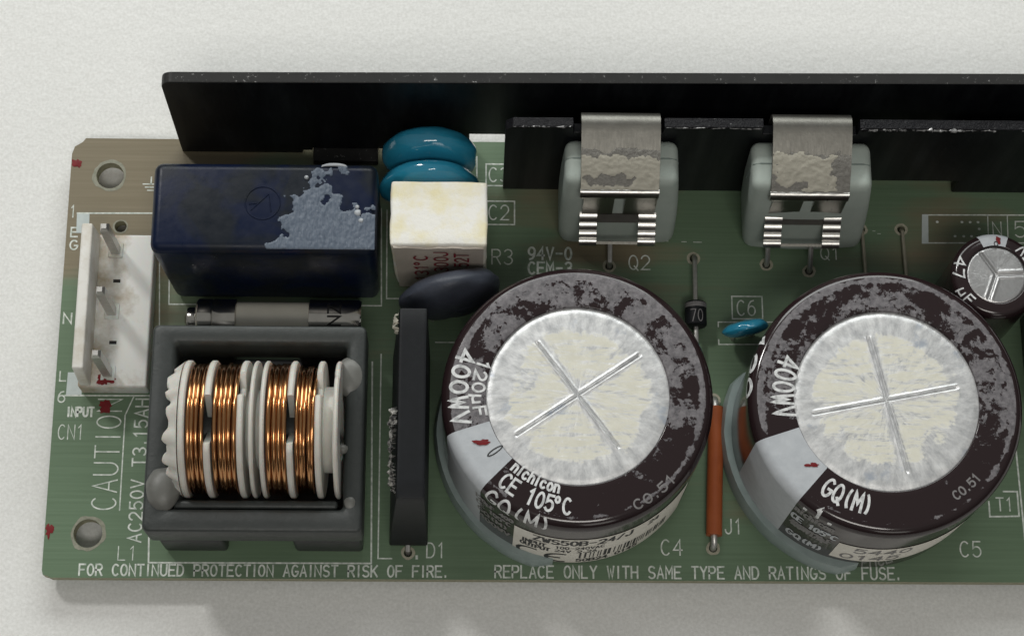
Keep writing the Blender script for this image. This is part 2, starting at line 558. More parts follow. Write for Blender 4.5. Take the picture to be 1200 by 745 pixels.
# stroke alphabet on a 4 x 6 cell
GL = {
    'A': [[(0, 0), (2, 6), (4, 0)], [(0.7, 2), (3.3, 2)]],
    'B': [[(0, 0), (0, 6), (2.3, 6)] + arc(2.3, 4.6, 1.5, 1.4, 90, -90, 8) + [(0, 3.2)], [(2.3, 3.2)] + arc(2.3, 1.6, 1.7, 1.6, 90, -90, 8) + [(0, 0)]],
    'C': [arc(2.1, 3, 2.1, 3, 48, 312, 16)],
    'D': [[(0, 0), (0, 6), (1.7, 6)] + arc(1.7, 3, 2.3, 3, 90, -90, 12) + [(0, 0)]],
    'E': [[(4, 6), (0, 6), (0, 0), (4, 0)], [(0, 3.1), (3.2, 3.1)]],
    'F': [[(4, 6), (0, 6), (0, 0)], [(0, 3.1), (3.2, 3.1)]],
    'G': [arc(2.1, 3, 2.1, 3, 48, 350, 16) + [(4.1, 2.6), (2.4, 2.6)]],
    'H': [[(0, 0), (0, 6)], [(4, 0), (4, 6)], [(0, 3), (4, 3)]],
    'I': [[(2, 0), (2, 6)]],
    'J': [[(3.4, 6), (3.4, 1.7)] + arc(1.7, 1.7, 1.7, 1.7, 0, -180, 8)],
    'K': [[(0, 0), (0, 6)], [(4, 6), (0.1, 2.2)], [(1.4, 3.5), (4, 0)]],
    'L': [[(0, 6), (0, 0), (3.6, 0)]],
    'M': [[(0, 0), (0, 6), (2, 2.4), (4, 6), (4, 0)]],
    'N': [[(0, 0), (0, 6), (4, 0), (4, 6)]],
    'O': [arc(2, 3, 2, 3, 90, 450, 20)],
    'P': [[(0, 0), (0, 6), (2.4, 6)] + arc(2.4, 4.4, 1.6, 1.6, 90, -90, 8) + [(0, 2.8)]],
    'Q': [arc(2, 3, 2, 3, 90, 450, 20), [(2.4, 1.5), (4.1, -0.4)]],
    'R': [[(0, 0), (0, 6), (2.4, 6)] + arc(2.4, 4.5, 1.6, 1.5, 90, -90, 8) + [(0, 3)], [(2.1, 3), (4, 0)]],
    'S': [arc(2.05, 4.5, 1.9, 1.5, 30, 265, 10) + arc(2.0, 1.5, 2.0, 1.5, 85, -150, 10)],
    'T': [[(0, 6), (4, 6)], [(2, 6), (2, 0)]],
    'U': [[(0, 6), (0, 2)] + arc(2, 2, 2, 2, 180, 360, 10) + [(4, 6)]],
    'V': [[(0, 6), (2, 0), (4, 6)]],
    'W': [[(0, 6), (1, 0), (2, 4.4), (3, 0), (4, 6)]],
    'X': [[(0, 0), (4, 6)], [(0, 6), (4, 0)]],
    'Y': [[(0, 6), (2, 3), (4, 6)], [(2, 3), (2, 0)]],
    'Z': [[(0, 6), (4, 6), (0, 0), (4, 0)]],
    '0': [arc(2, 3, 1.9, 3, 90, 450, 18)],
    '1': [[(0.9, 4.8), (2.2, 6), (2.2, 0)]],
    '2': [arc(2, 4.2, 1.9, 1.8, 165, -35, 10) + [(0.1, 0), (4, 0)]],
    '3': [arc(2, 4.5, 1.8, 1.5, 150, -90, 10), arc(2, 1.5, 2, 1.5, 90, -150, 10)],
    '4': [[(3, 0), (3, 6), (0, 2), (4, 2)]],
    '5': [[(3.7, 6), (0.5, 6), (0.3, 3.3)] + arc(1.9, 2.0, 2.0, 2.0, 130, -145, 12)],
    '6': [arc(2, 1.9, 1.9, 1.9, 90, 450, 14), [(0.1, 2.1), (0.5, 4.2), (1.6, 5.6), (3.1, 6)]],
    '7': [[(0, 6), (4, 6), (1.5, 0)]],
    '8': [arc(2, 4.5, 1.6, 1.5, -90, 270, 14), arc(2, 1.5, 1.9, 1.5, 90, 450, 14)],
    '9': [arc(2, 4.1, 1.9, 1.9, 270, 630, 14), [(3.9, 3.9), (3.5, 1.8), (2.4, 0.4), (0.9, 0)]],
    '-': [[(0.4, 3), (3.6, 3)]], '.': [[(1.8, 0), (1.8, 0.7)]], '/': [[(0.4, 0), (3.6, 6)]],
    '(': [arc(4.2, 3, 2.4, 3.8, 130, 230, 8)], ')': [arc(-0.2, 3, 2.4, 3.8, 50, -50, 8)],
    'd': [arc(1.2, 5, 1.1, 1.1, 90, 450, 10)],
    'o': [arc(1.8, 2, 1.8, 2, 90, 450, 12)],
    'u': [[(0, -1.6), (0.3, 4)], [(0.2, 1.2)] + arc(1.7, 1.2, 1.5, 1.2, 180, 360, 8) + [(3.2, 4), (3.2, 0)]],
    'n': [[(0, 0), (0, 4)], [(0, 2.6)] + arc(1.7, 2.5, 1.6, 1.5, 170, 0, 8) + [(3.3, 0)]],
    'i': [[(1.5, 0), (1.5, 4)], [(1.5, 5.2), (1.5, 5.9)]],
    'c': [arc(1.8, 2, 1.8, 2, 45, 315, 10)],
    'h': [[(0, 0), (0, 6)], [(0, 2.6)] + arc(1.7, 2.5, 1.6, 1.5, 170, 0, 8) + [(3.3, 0)]],
    'e': [[(0.1, 2.1), (3.5, 2.1)] + arc(1.8, 2, 1.8, 2, 5, 310, 10)],
    ' ': [],
}
NARROW = {'I': 2.6, '1': 3.4, '.': 2.4, 'i': 2.8, 'd': 2.6, '(': 3.4, ')': 3.4}


def layout(s, h, length=None, gap=1.7, wx=1.0):
    """text -> list of strokes (mm), baseline at v=0, starting at u=0"""
    x = 0.0
    out = []
    for ch in s:
        w = NARROW.get(ch, 4.0)
        dx = (4.0 - w) / 2
        for st in GL[ch]:
            out.append([(x + (p[0] - dx), p[1]) for p in st])
        x += w + gap
    x -= gap
    k = h / 6.0
    kx = (length / x) if length else k * wx
    return [[(p[0] * kx, p[1] * k) for p in st] for st in out], x * kx


def ribbons(strokes, width, fn, step=None, lift=0.03):
    """flat ribbons along strokes, laid on a surface by fn(u, v, lift)"""
    g = G()
    for si, st in enumerate(strokes):
        pts = []
        for i, p in enumerate(st):
            if pts and math.hypot(p[0] - pts[-1][0], p[1] - pts[-1][1]) < 1e-4:
                continue
            if pts and step:
                q = pts[-1]
                L = math.hypot(p[0] - q[0], p[1] - q[1])
                m = int(L / step)
                for j in range(1, m + 1):
                    pts.append((q[0] + (p[0] - q[0]) * j / (m + 1), q[1] + (p[1] - q[1]) * j / (m + 1)))
            pts.append(p)
        if len(pts) < 2:
            continue
        closed = math.hypot(pts[0][0] - pts[-1][0], pts[0][1] - pts[-1][1]) < 1e-3
        hw = width / 2
        if not closed:
            for a, b in ((0, 1), (-1, -2)):
                d = math.hypot(pts[a][0] - pts[b][0], pts[a][1] - pts[b][1])
                pts[a] = (pts[a][0] + (pts[a][0] - pts[b][0]) / d * hw * 0.8, pts[a][1] + (pts[a][1] - pts[b][1]) / d * hw * 0.8)
        n = len(pts)
        L = lift + 0.008 * (si % 3)
        v, f = [], []
        for i in range(n):
            if closed:
                a, b, c = pts[(i - 1) % (n - 1)], pts[i], pts[(i + 1) % (n - 1)] if i < n - 1 else pts[1]
            else:
                a, b, c = pts[max(i - 1, 0)], pts[i], pts[min(i + 1, n - 1)]
            d1 = Vector((b[0] - a[0], b[1] - a[1]))
            d2 = Vector((c[0] - b[0], c[1] - b[1]))
            if d1.length < 1e-6:
                d1 = d2
            if d2.length < 1e-6:
                d2 = d1
            d1 = d1.normalized()
            d2 = d2.normalized()
            t_ = d1 + d2
            t_ = t_.normalized() if t_.length > 0.2 else d1
            nn = Vector((-t_.y, t_.x))
            c_ = max(0.45, nn.dot(Vector((-d1.y, d1.x))))
            nn = nn * (hw / c_)
            v.append(fn(b[0] + nn.x, b[1] + nn.y, L))
            v.append(fn(b[0] - nn.x, b[1] - nn.y, L))
        for i in range(n - 1):
            f.append((2 * i, 2 * i + 1, 2 * i + 3, 2 * i + 2))
        g.add(v, f)
    return g


def patch(fn, u0, u1, v0, v1, du, keep, height, lift=0.03):
    """bumpy thin film on a surface: cells where keep(u,v)>0, thickness height(u,v)"""
    nu = max(2, int((u1 - u0) / du))
    nv = max(2, int((v1 - v0) / du))
    v, f = [], []
    ids = {}
    K = {}
    for i in range(nu + 1):
        for j in range(nv + 1):
            K[i, j] = keep(u0 + (u1 - u0) * i / nu, v0 + (v1 - v0) * j / nv)

    def vid(i, j):
        if (i, j) not in ids:
            u = u0 + (u1 - u0) * i / nu
            w = v0 + (v1 - v0) * j / nv
            k = K[i, j]
            ids[i, j] = len(v)
            v.append(fn(u, w, lift + max(0.0, height(u, w)) * min(1, max(0, k) * 7)))
        return ids[i, j]
    for i in range(nu):
        for j in range(nv):
            c = [(i, j), (i + 1, j), (i + 1, j + 1), (i, j + 1)]
            if sum(K[q] > 0 for q in c) >= 3:
                f.append(tuple(vid(*q) for q in c))
    return v, f


def fbm(x, y, z=0.0, o=5):
    return 1.3 * noise.fractal(Vector((x + 0.371, y + 0.613, z + 0.237)), 1.0, 2.0, o)


# ------------------------------------------------------------------ worktop
TZ = -3.5
v, f = rbox(-700, 800, -600, 700, TZ - 20, TZ, 0)
wt = mk('worktop', v, f, 'worktop', smooth=False)
wt['kind'] = 'structure'
wt['label'] = 'plain white textured worktop under the circuit board'

# ------------------------------------------------------------------ the board, root of everything on it
root = bpy.data.objects.new('circuit_board', None)
root.empty_display_size = 0.01
COL.objects.link(root)
root['label'] = 'green power supply circuit board crowded with capacitors, coil and black heatsink'
root['category'] = 'circuit board'
ORG[root.name] = (0, 0, 0)

BX1 = 138.0
HOLES = [(4.66, 51.35, 1.72), (4.84, 5.35, 1.72), (6.4, 44.5, 0.75)]
LEADS = [(67.9, 39.75), (87.71, 40.1), (93.06, 39.3), (78.55, 40.86), (79.95, 3.96), (99.92, 44.94), (105.03, 44.99), (43.23, 3.2), (80.6, 22.4)]


def board():
    bm = bmesh.new()
    loops = [[(-0.35, 0.9), (-0.2, 0.35), (0.35, 0.2), (0.75, 0.0), (BX1, 0.0), (BX1, 56.45), (1.3, 56.45), (0.9, 55.9), (-0.05, 55.3), (-0.35, 54.3)]]
    for (hx, hy, hr) in HOLES:
        loops.append([(hx + hr * math.cos(2 * PI * k / 40), hy + hr * math.sin(2 * PI * k / 40)) for k in range(40)])
    for hx, hy in LEADS:
        loops.append([(hx + 0.5 * math.cos(2 * PI * k / 14), hy + 0.5 * math.sin(2 * PI * k / 14)) for k in range(14)])
    edges = []
    for lp in loops:
        vs = [bm.verts.new((a, b, 0)) for a, b in lp]
        for k in range(len(vs)):
            edges.append(bm.edges.new((vs[k], vs[(k + 1) % len(vs)])))
    bmesh.ops.triangle_fill(bm, use_beauty=True, use_dissolve=False, edges=edges)
    top = bm.faces[:]
    r = bmesh.ops.extrude_face_region(bm, geom=top)
    for e in r['geom']:
        if isinstance(e, bmesh.types.BMVert):
            e.co.z = -1.6
    bm.normal_update()
    bm.verts.ensure_lookup_table()
    bm.verts.index_update()
    vs = [tuple(v.co) for v in bm.verts]
    fs = [tuple(v.index for v in q.verts) for q in bm.faces]
    ix = [1 if abs(q.normal.z) < 0.5 else 0 for q in bm.faces]
    bm.free()
    return mk('board', vs, fs, ['solder_mask', 'board_edge'], root, smooth=False, idx=ix, label='green solder mask board with white lettering, olive towards the corner')


BOARD = board()


def ann(cx, cy, r0, r1, z, n=28, wob=0.0):
    v, f = [], []
    for k in range(n):
        a = 2 * PI * k / n
        w = wob * fbm(math.cos(a) * 1.5 + cx, math.sin(a) * 1.5 + cy)
        v += [(cx + r0 * math.cos(a), cy + r0 * math.sin(a), z), (cx + (r1 + w) * math.cos(a), cy + (r1 + w) * math.sin(a), z)]
    for k in range(n):
        k2 = (k + 1) % n
        f.append((2 * k, 2 * k2, 2 * k2 + 1, 2 * k + 1))
    return v, f


for hx, hy, hr in HOLES:
    mk('hole_rim', *ann(hx, hy, hr + 0.02, hr * 1.2 + 0.05, 0.025, wob=0.22 if hr > 1 else 0.08), 'hole_rim', BOARD, smooth=False)
for hx, hy in LEADS:
    mk('solder_pad', *ann(hx, hy, 0.52, 0.84, 0.025, wob=0.07), 'solder_pad', BOARD, smooth=False)


def flat(ox, oy, ang=0.0):
    c, s = math.cos(math.radians(ang)), math.sin(math.radians(ang))
    return lambda u, v, h: (ox + u * c - v * s, oy + u * s + v * c, h)


def silk_text(s, x, y, h, length=None, ang=0, w=0.16, m='silkscreen'):
    st, _ = layout(s, h, length)
    ribbons(st, w, flat(x, y, ang), lift=0.025).mk('lettering', m, BOARD, smooth=False)


def silk_line(pts, w=0.17, m='silkscreen'):
    ribbons([pts], w, flat(0, 0), lift=0.022).mk('silkscreen_line', m, BOARD, smooth=False)


silk_text('FOR CONTINUED PROTECTION AGAINST RISK OF FIRE.', 4.1, 0.30, 1.32, 43.9, w=0.21)
silk_text('REPLACE ONLY WITH SAME TYPE AND RATINGS OF FUSE.', 53.7, 0.28, 1.42, 48.7, w=0.21)
silk_text('CN1', 0.45, 16.95, 1.8, 3.0, w=0.13)
silk_text('INPUT', 1.35, 19.85, 1.1, 3.2, w=0.26)
silk_text('6', 0.1, 21.6, 1.35, 0.85, w=0.17)
silk_text('L', 0.15, 24.3, 1.2, 0.8, w=0.17)
silk_text('N', 0.1, 31.7, 1.3, 0.95, w=0.22)
silk_text('G', 0.25, 41.4, 1.2, 0.9, w=0.2)
silk_text('E', 0.25, 43.1, 1.2, 0.8, w=0.2)
silk_text('1', 0.05, 45.7, 1.6, 0.5, w=0.15)
silk_text('CAUTION', 7.95, 8.3, 2.9, 13.7, 90, w=0.17)
silk_line([(8.45, 8.2), (8.42, 20.0), (9.35, 22.4)], 0.15)
silk_text('AC250V T3.15AH', 11.2, 4.35, 1.55, 17.7, 90, w=0.2)
silk_text('L1', 8.6, 2.15, 1.65, 2.1, w=0.12)
silk_line([(12.15, 4.9), (12.28, 1.86), (38.86, 1.9), (38.43, 27.0)], 0.2)
silk_text('D1', 45.5, 2.65, 1.75, 2.1, w=0.17)
silk_line([(39.5, 28.0), (39.66, 2.5), (41.3, 2.5)], 0.16)
silk_line([(44.3, 2.55), (44.3, 2.8)], 0.3)
silk_text('C4', 73.7, 3.1, 1.85, 2.5, w=0.17)
silk_text('C5', 109.85, 3.1, 1.85, 2.5, w=0.17)
silk_text('J1', 81.5, 5.75, 1.75, 1.9, w=0.17)
silk_line([(113.73, 9.9), (113.73, 8.03), (117.3, 8.1), (117.3, 11.15), (115.6, 11.15)], 0.2)
silk_text('T1', 114.65, 8.75, 1.6, 1.9, w=0.17)
silk_line([(117.5, 18.0), (117.9, 0.8)], 0.2)
silk_text('Q2', 70.4, 39.35, 1.85, 2.6, w=0.17)
silk_text('Q1', 94.65, 40.9, 1.6, 2.3, w=0.15)
silk_text('R3', 53.15, 39.9, 1.95, 2.55, w=0.17)
silk_line([(52.2, 45.2), (55.98, 45.2), (55.98, 48.35), (52.2, 48.35)], 0.18)
silk_text('C2', 52.75, 45.85, 1.95, 2.5, w=0.17)
silk_line([(54.6, 50.45), (52.35, 50.45), (52.35, 53.4), (54.6, 53.4)], 0.18)
silk_text('C3', 52.75, 51.0, 1.9, 2.4, w=0.17)
silk_line([(51.15, 54.4), (51.2, 49.6)], 0.18)
silk_text('94V-0', 57.75, 40.6, 1.55, 5.4, w=0.27)
silk_text('CEM-3', 57.75, 38.65, 1.55, 5.4, w=0.27)
silk_line([(83.2, 32.95), (87.0, 32.95), (87.0, 35.9), (83.2, 35.9), (83.2, 32.95)], 0.16)
silk_text('C6', 83.85, 33.4, 1.95, 2.25, w=0.17)
silk_line([(81.4, 31.9), (81.4, 32.5), (88.2, 32.55)], 0.15)
silk_line([(81.4, 30.2), (81.4, 29.6), (87.4, 29.65)], 0.15)
silk_line([(9.9, 51.2), (9.9, 50.3)], 0.17)
for k, (a, b) in enumerate(((8.9, 10.9), (9.2, 10.7), (9.5, 10.4))):
    silk_line([(a, 50.25 - 0.42 * k), (b, 50.25 - 0.42 * k)], 0.15)
# marking table beside the small capacitor
silk_line([(107.7, 43.2), (124.0, 43.35), (124.0, 47.1), (107.9, 46.98)], 0.17)
mk('silkscreen_block', [(107.55, 43.1, 0.04), (108.4, 43.1, 0.04), (108.6, 47.06, 0.04), (107.8, 47.06, 0.04)], [(0, 1, 2, 3)], 'silk_block', BOARD, smooth=False)
silk_line([(116.2, 47.0), (116.05, 43.3)], 0.13)
silk_line([(118.7, 47.0), (118.55, 43.3)], 0.13)
silk_text('N', 116.75, 44.3, 1.8, 1.05, w=0.15)
silk_text('5', 119.5, 44.1, 2.1, 1.4, w=0.17)
for dx, dy in ((109.7, 46.05), (112.85, 46.05), (113.9, 46.05), (114.9, 46.05), (115.0, 45.15), (111.85, 44.15), (112.95, 44.15), (113.95, 44.15)):
    mk('silkscreen_dot', [(dx + 0.19 * math.cos(k * PI / 5), dy + 0.16 * math.sin(k * PI / 5), 0.03) for k in range(10)], [tuple(range(10))], 'silkscreen', BOARD, smooth=False)
# connector and capacitor outlines
silk_line([(0.85, 46.25), (12.6, 46.35)], 0.2)
silk_line([(0.95, 22.45), (12.0, 22.5)], 0.2)
mk('silkscreen_block', [(0.9, 43.6, 0.04), (2.5, 43.6, 0.04), (2.4, 46.15, 0.04), (0.82, 46.15, 0.04)], [(0, 1, 2, 3)], 'silk_block', BOARD, smooth=False)
mk('silkscreen_block', [(1.05, 22.55, 0.04), (2.95, 22.55, 0.04), (2.9, 25.4, 0.04), (1.1, 25.4, 0.04)], [(0, 1, 2, 3)], 'silk_block', BOARD, smooth=False)
silk_line([(11.6, 45.9), (11.55, 39.5), (12.0, 31.0), (12.2, 28.3)], 0.14)
silk_line([(12.85, 38.0), (13.0, 34.3), (38.2, 34.3), (39.4, 34.3), (39.13, 47.2)], 0.16)
silk_line([(39.85, 47.0), (40.02, 35.25), (53.0, 35.3)], 0.16)
silk_line([(46.2, 29.6), (51.2, 29.6)], 0.14)
for k, (a, b, c) in enumerate(((73.9, 0.4, 43.2), (75.1, 0.5, 43.15), (77.1, 1.0, 43.1), (78.6, 1.7, 43.05), (102.0, 0.6, 44.4), (101.4, 0.5, 44.75))):
    silk_line([(a, c), (a + b * 0.6, c)], 0.08)


# red inspection ink
def ink(cx, cy, z, rx, ry, seed, tail=0.0):
    n = 36
    v = [(cx, cy, z + 0.06)]
    for k in range(n):
        a = 2 * PI * k / n
        w = 1 + 0.5 * fbm(math.cos(a) * 1.3 + seed, math.sin(a) * 1.3)
        v.append((cx + rx * w * math.cos(a), cy + ry * w * math.sin(a) - tail * max(0, -math.sin(a)) * (k % 3), z))
    return v, [(0, 1 + k, 1 + (k + 1) % n) for k in range(n)]


mk('red_ink_mark', *ink(0.35, 52.9, 0.04, 0.55, 0.62, 1.0), 'red_ink', BOARD)
mk('red_ink_mark', *ink(0.2, 5.75, 0.04, 0.52, 0.95, 5.0), 'red_ink', BOARD)
mk('red_ink_mark', *ink(5.95, 21.15, 0.06, 0.75, 0.72, 9.0), 'red_ink', BOARD)

# ------------------------------------------------------------------ black heatsink standing along the far edge
HY0, HY1 = 54.7, 56.1


def heatsink():
    lx = 13.65
    loop = [(lx, 0.05), (29.0, 0.05), (29.0, 0.9), (30.3, 0.9), (30.3, 1.6), (50.2, 1.6), (50.2, 6.6), (56.5, 6.6), (56.5, 0.05), (BX1, 0.05),
            (BX1, 23.6), (60, 22.2), (20, 21.45)]
    for k in range(7):
        a = math.radians(90 + 90 * k / 6)
        loop.append((lx + 1.55 + 1.3 * math.cos(a) - 0.0, 20.1 + 1.3 * math.sin(a)))
    loop[-1] = (lx + 0.2, 20.0)
    v, f = prism(loop, HY0, HY1)
    n = len(loop)
    ix = [0, 0] + [1 if (k >= 10) else 0 for k in range(n)]
    o = mk('heatsink', v, f, ['anodised', 'anodised_edge'], root, smooth=False, idx=ix, label='tall black anodised heatsink plate along the far edge of the board')
    bv = o.modifiers.new('bevel', 'BEVEL')
    bv.width = 0.12 * S
    bv.segments = 2
    bv.limit_method = 'ANGLE'
    mk('foot', *rbox(30.4, 38.6, 53.0, 56.0, 0.1, 1.5, 0.2), 'anodised_edge', o)
    return o


heatsink()

# lower bracket in front of it, notched where the clips hook over
KY0, KY1 = 49.98, 51.2


def bracket():
    zt = 20.35
    loop = [(54.5, 0.05), (99.0, 0.05), (99.0, 4.1), (111.7, 4.1), (111.7, 0.35), (BX1, 0.35), (BX1, 20.7),
            (96.3, 20.6), (96.2, 18.6), (85.0, 18.6), (84.9, 20.6), (73.2, 20.45), (73.1, 18.6), (62.6, 18.6), (62.5, 20.35), (55.4, 20.3), (54.5, 19.3)]
    v, f = prism(loop, KY0, KY1)
    n = len(loop)
    ix = [0, 0] + [1 if k in (6, 10, 14, 15) else 0 for k in range(n)]
    o = mk('heatsink_bracket', v, f, ['anodised', 'anodised_worn'], root, smooth=False, idx=ix, label='black bracket plate with scraped upper edge behind the clipped transistors')
    bv = o.modifiers.new('bevel', 'BEVEL')
    bv.width = 0.1 * S
    bv.segments = 2
    bv.limit_method = 'ANGLE'
    # torn burrs of bright metal along the rim
    for a, b, d in ((96.4, 112.6, 0.22), (115.5, 119.5, 0.15), (55.3, 62.2, 0.12), (73.4, 84.7, 0.08)):
        pts, rr = [], []
        k = a
        while k < b:
            pts.append((k, KY0 - 0.02, zt - 0.02 + 0.12 * fbm(k * 1.1, 3)))
            rr.append(max(0.03, d * (0.6 + 0.9 * fbm(k * 1.7, 8))))
            k += 0.22
        mk('burr', *tube(pts, rr, 6), 'bare_scratch', o)


bracket()


# ------------------------------------------------------------------ transistors in grey rubber caps, each with a spring clip
def rubber_cap(x0, x1, yf, base_x0, base_x1, label):
    def tp(x, y, z):
        k = max(0.0, min(1.0, z / 16.3))
        kx = (x - x0) / (x1 - x0)
        xx = (base_x0 + (base_x1 - base_x0) * kx) * (1 - k) + x * k
        yy = y - (1.75 + 0.5 * math.sin(PI * max(0, min(1, kx)))) * (1 - k) * max(0, (KY0 - y) / (KY0 - yf))
        bulge = 0.22 * math.sin(k * PI)
        xx += bulge * (1 if kx > 0.5 else -1) * abs(kx - 0.5) * 2
        return xx, yy, z
    v, f = rbox(x0, x1, yf, KY0 - 0.03, 0.45, 17.05, 1.1, 5, tp, cut=5)
    o = mk('rubber_cap', v, f, 'grey_silicone', root, label=label)
    # mould parting line across the top
    yy = yf + 3.1
    pts = [(x0 - 0.02, yy, 12.5), (x0 - 0.02, yy, 15.8), (x0 + 0.32, yy, 16.73), (x0 + 1.1, yy, 17.06), (x1 - 1.1, yy, 17.06), (x1 - 0.32, yy, 16.73), (x1 + 0.02, yy, 15.8), (x1 + 0.02, yy, 12.5)]
    mk('parting_line', *tube(pts, 0.10, 6), 'seam_grey', o)
    return o


def lead(parent, x, yt, zt, y0, m='tinned'):
    pts = [(x, yt, zt), (x, yt - 0.35, zt - 0.3), (x, y0 + 0.25, 0.9), (x, y0, 0.2), (x, y0, -1.4)]
    g = G()
    for i in range(len(pts)):
        pass
    return mk('lead', *tube(pts, 0.34, 8), m, parent)


QA = rubber_cap(61.62, 75.15, 44.3, 61.5, 76.0, 'grey rubber capped transistor between the two big capacitors and blue discs')
QA['label'] = 'grey rubber transistor cap beside the Q2 lettering'
lead(QA, 67.9, 42.6, 2.1, 39.75)
QB = rubber_cap(83.85, 98.2, 43.8, 84.7, 99.6, '')
QB['label'] = 'grey rubber transistor cap beside the Q1 lettering'
lead(QB, 87.71, 42.0, 2.1, 40.1)
lead(QB, 93.06, 41.9, 2.4, 39.3)


def clip(x0, x1, dx_low, yo, seed, label):
    """bent spring clip: hook over the bracket, sloping tongue, fold, ridged lower rails"""
    th = 0.45
    hook = [(51.75, 17.0), (51.75, 19.3), (51.55, 19.85), (51.1, 20.2), (50.5, 20.3), (50.2, 20.25)]
    slope = [(50.2 + (43.55 + yo - 50.2) * k / 10, 20.25 + (16.35 - 20.25) * k / 10 + 0.45 * math.sin(PI * k / 10)) for k in range(1, 11)]
    fold = []
    for k in range(1, 9):
        a = math.radians(128 + 125 * k / 8)
        fold.append((43.95 + yo + 0.66 * math.cos(a), 15.72 + 0.66 * math.sin(a)))
    prof = [(p[0], p[1]) for p in hook + slope]
    prof = prof[::-1]                                              # outer side up
    v, f = strip(prof, x0, x1, th)
    o = mk('spring_clip', v, f, 'dull_steel', root, label=label, sharp=0.9)
    mk('fold', *strip(([slope[-1]] + fold)[::-1], x0, x1, th), 'spring_steel', o, sharp=0.9)
    fy, fz = slope[-1][0] - 0.18, slope[-1][1] + 0.12
    mk('highlight_roll', *tube([(x0 - 0.02 + (x1 - x0 + 0.04) * k / 24, fy, fz + 0.03 * fbm(k * 0.7, seed)) for k in range(25)], 0.42, 14), 'rail_steel', o, sharp=0.9)  # added tube that catches a highlight line along the fold
    # lower half: set back under the fold
    wx = x1 - x0
    lx0, lx1 = x0 + dx_low, x1 + dx_low * 0.9

    def yz(z):
        return 43.75 + yo + (z - 9.4) * 0.02

    def foot(t_):
        e = 1 - t_
        return 43.45 + yo - 3.1 * e, 9.3 - 2.7 * e - 0.35 * math.sin(PI * e)

    def sheet(name, a, b, z0, z1, ridges=0):
        n = 64 if ridges else 6
        pr = []
        for k in range(n + 1):
            if ridges or name == 'cross_bar':                      # flared, ridged foot
                t_ = z0 + (z1 - z0) * k / n
                y, z = foot(t_)
                if ridges:
                    b_ = 0.26 * abs(math.sin(PI * ridges * k / n))
                    y, z = y - 0.62 * b_, z + 0.78 * b_
            else:
                z = z0 + (z1 - z0) * k / n
                y = yz(z) - 0.3
            pr.append((y, z))
        return mk(name, *strip(pr, a, b, 0.3), {'cross_bar': 'dull_steel', 'rail': 'rail_steel'}.get(name, 'spring_steel'), o, sharp=1.2)
    rw = wx * 0.23
    # upper web narrows towards the fold
    gsl = wx * 0.04
    sheet('web', lx0 + 0.25, lx0 + wx * 0.42, 9.2, 15.2)
    sheet('web', lx0 + wx * 0.56, lx1 - 0.25, 9.2, 15.2)
    sheet('cross_bar', lx0 + rw, lx1 - rw, 0.74, 1.0)
    sheet('rail', lx0, lx0 + rw - 0.03, 0.0, 1.0, 4)
    sheet('rail', lx1 - rw + 0.03, lx1, 0.0, 1.0, 4)
    sheet('cross_bar', lx0 + rw, lx1 - rw, 0.0, 0.10, 0)
    # dried adhesive on the tongue
    L = [(slope[i][0], slope[i][1]) for i in range(10)]

    def surf(u, w, h):
        k = w * 9
        i = min(8, int(k))
        t_ = k - i
        y = L[i][0] * (1 - t_) + L[i + 1][0] * t_
        z = L[i][1] * (1 - t_) + L[i + 1][1] * t_
        return (u, y - 0.6 * (h + th), z + 0.8 * (h + th))

    def surf2(u, s_, h):
        return surf(u, s_ / 8.2, h)
    return o, surf2


def film(o, surf, x0, x1, s0, s1, keep, m, lift, hgt=0.06):
    v, f = patch(surf, x0, x1, s0, s1, 0.13, keep, lambda u, w: hgt * (0.55 + 0.7 * fbm(u * 1.7, w * 1.7, 4)), lift)
    if f:
        mk('adhesive_film', v, f, m, o)


ca, sa = clip(63.42, 72.75, 0.3, 0.0, 1, 'bent steel spring clip with dried glue at transistor Q2')
film(ca, sa, 63.45, 72.72, 2.2, 7.9, lambda u, w: min(w - 2.3 - 0.5 * fbm(u * 0.55, 1) - 0.2 * fbm(u * 2.5, w), 4.3 - w + 0.3 * fbm(u, 2)), 'glue_grey', 0.02)


def keep_a(u, w):
    hole = 0.95 - math.hypot((u - 66.9) / 3.0, (w - 6.75) / 0.85) + 0.55 * fbm(u * 1.1, w * 1.1, 3)
    hole2 = 0.7 - math.hypot((u - 64.9) / 1.3, (w - 6.9) / 0.6) + 0.4 * fbm(u, w)
    return min(w - 3.4 - 0.5 * fbm(u * 0.6, 7) - 0.25 * fbm(u * 2.5, w), 8.0 - w, -max(hole, hole2) * 0.7 + 0.02)


film(ca, sa, 63.45, 72.72, 3.1, 8.05, keep_a, 'glue_cream', 0.06)
film(ca, sa, 63.5, 72.7, 4.6, 8.0, lambda u, w: 1.2 - math.hypot((u - 66.9) / 3.3, (w - 6.75) / 1.2) + 0.4 * fbm(u, w), 'glue_grey', 0.02, 0.03)
cb_, sb = clip(86.0, 95.35, 0.35, -0.1, 2, 'bent steel spring clip with cream glue patch at transistor Q1')
film(cb_, sb, 86.03, 95.3, 2.2, 8.0, lambda u, w: w - 2.75 - 0.5 * fbm(u * 0.8, 5) + 0.5 * fbm(u * 1.4, w * 1.4, 2), 'glue_grey', 0.02)


def keep_b(u, w):
    k = 1 - max(abs(u - 89.4) / 3.5, abs(w - 4.9 + (u - 89) * -0.12) / 2.0) + 0.45 * fbm(u * 0.7, w * 0.7, 9)
    k2 = 1 - math.hypot((u - 93.2) / 0.5, (w - 6.6) / 1.0) + 0.4 * fbm(u, w, 2)
    k3 = 1 - math.hypot((u - 92.0) / 2.2, (w - 7.6) / 0.35) + 0.4 * fbm(u, w, 6)
    return max(k, k2, k3)


film(cb_, sb, 86.03, 95.3, 2.4, 8.05, keep_b, 'glue_cream', 0.06)

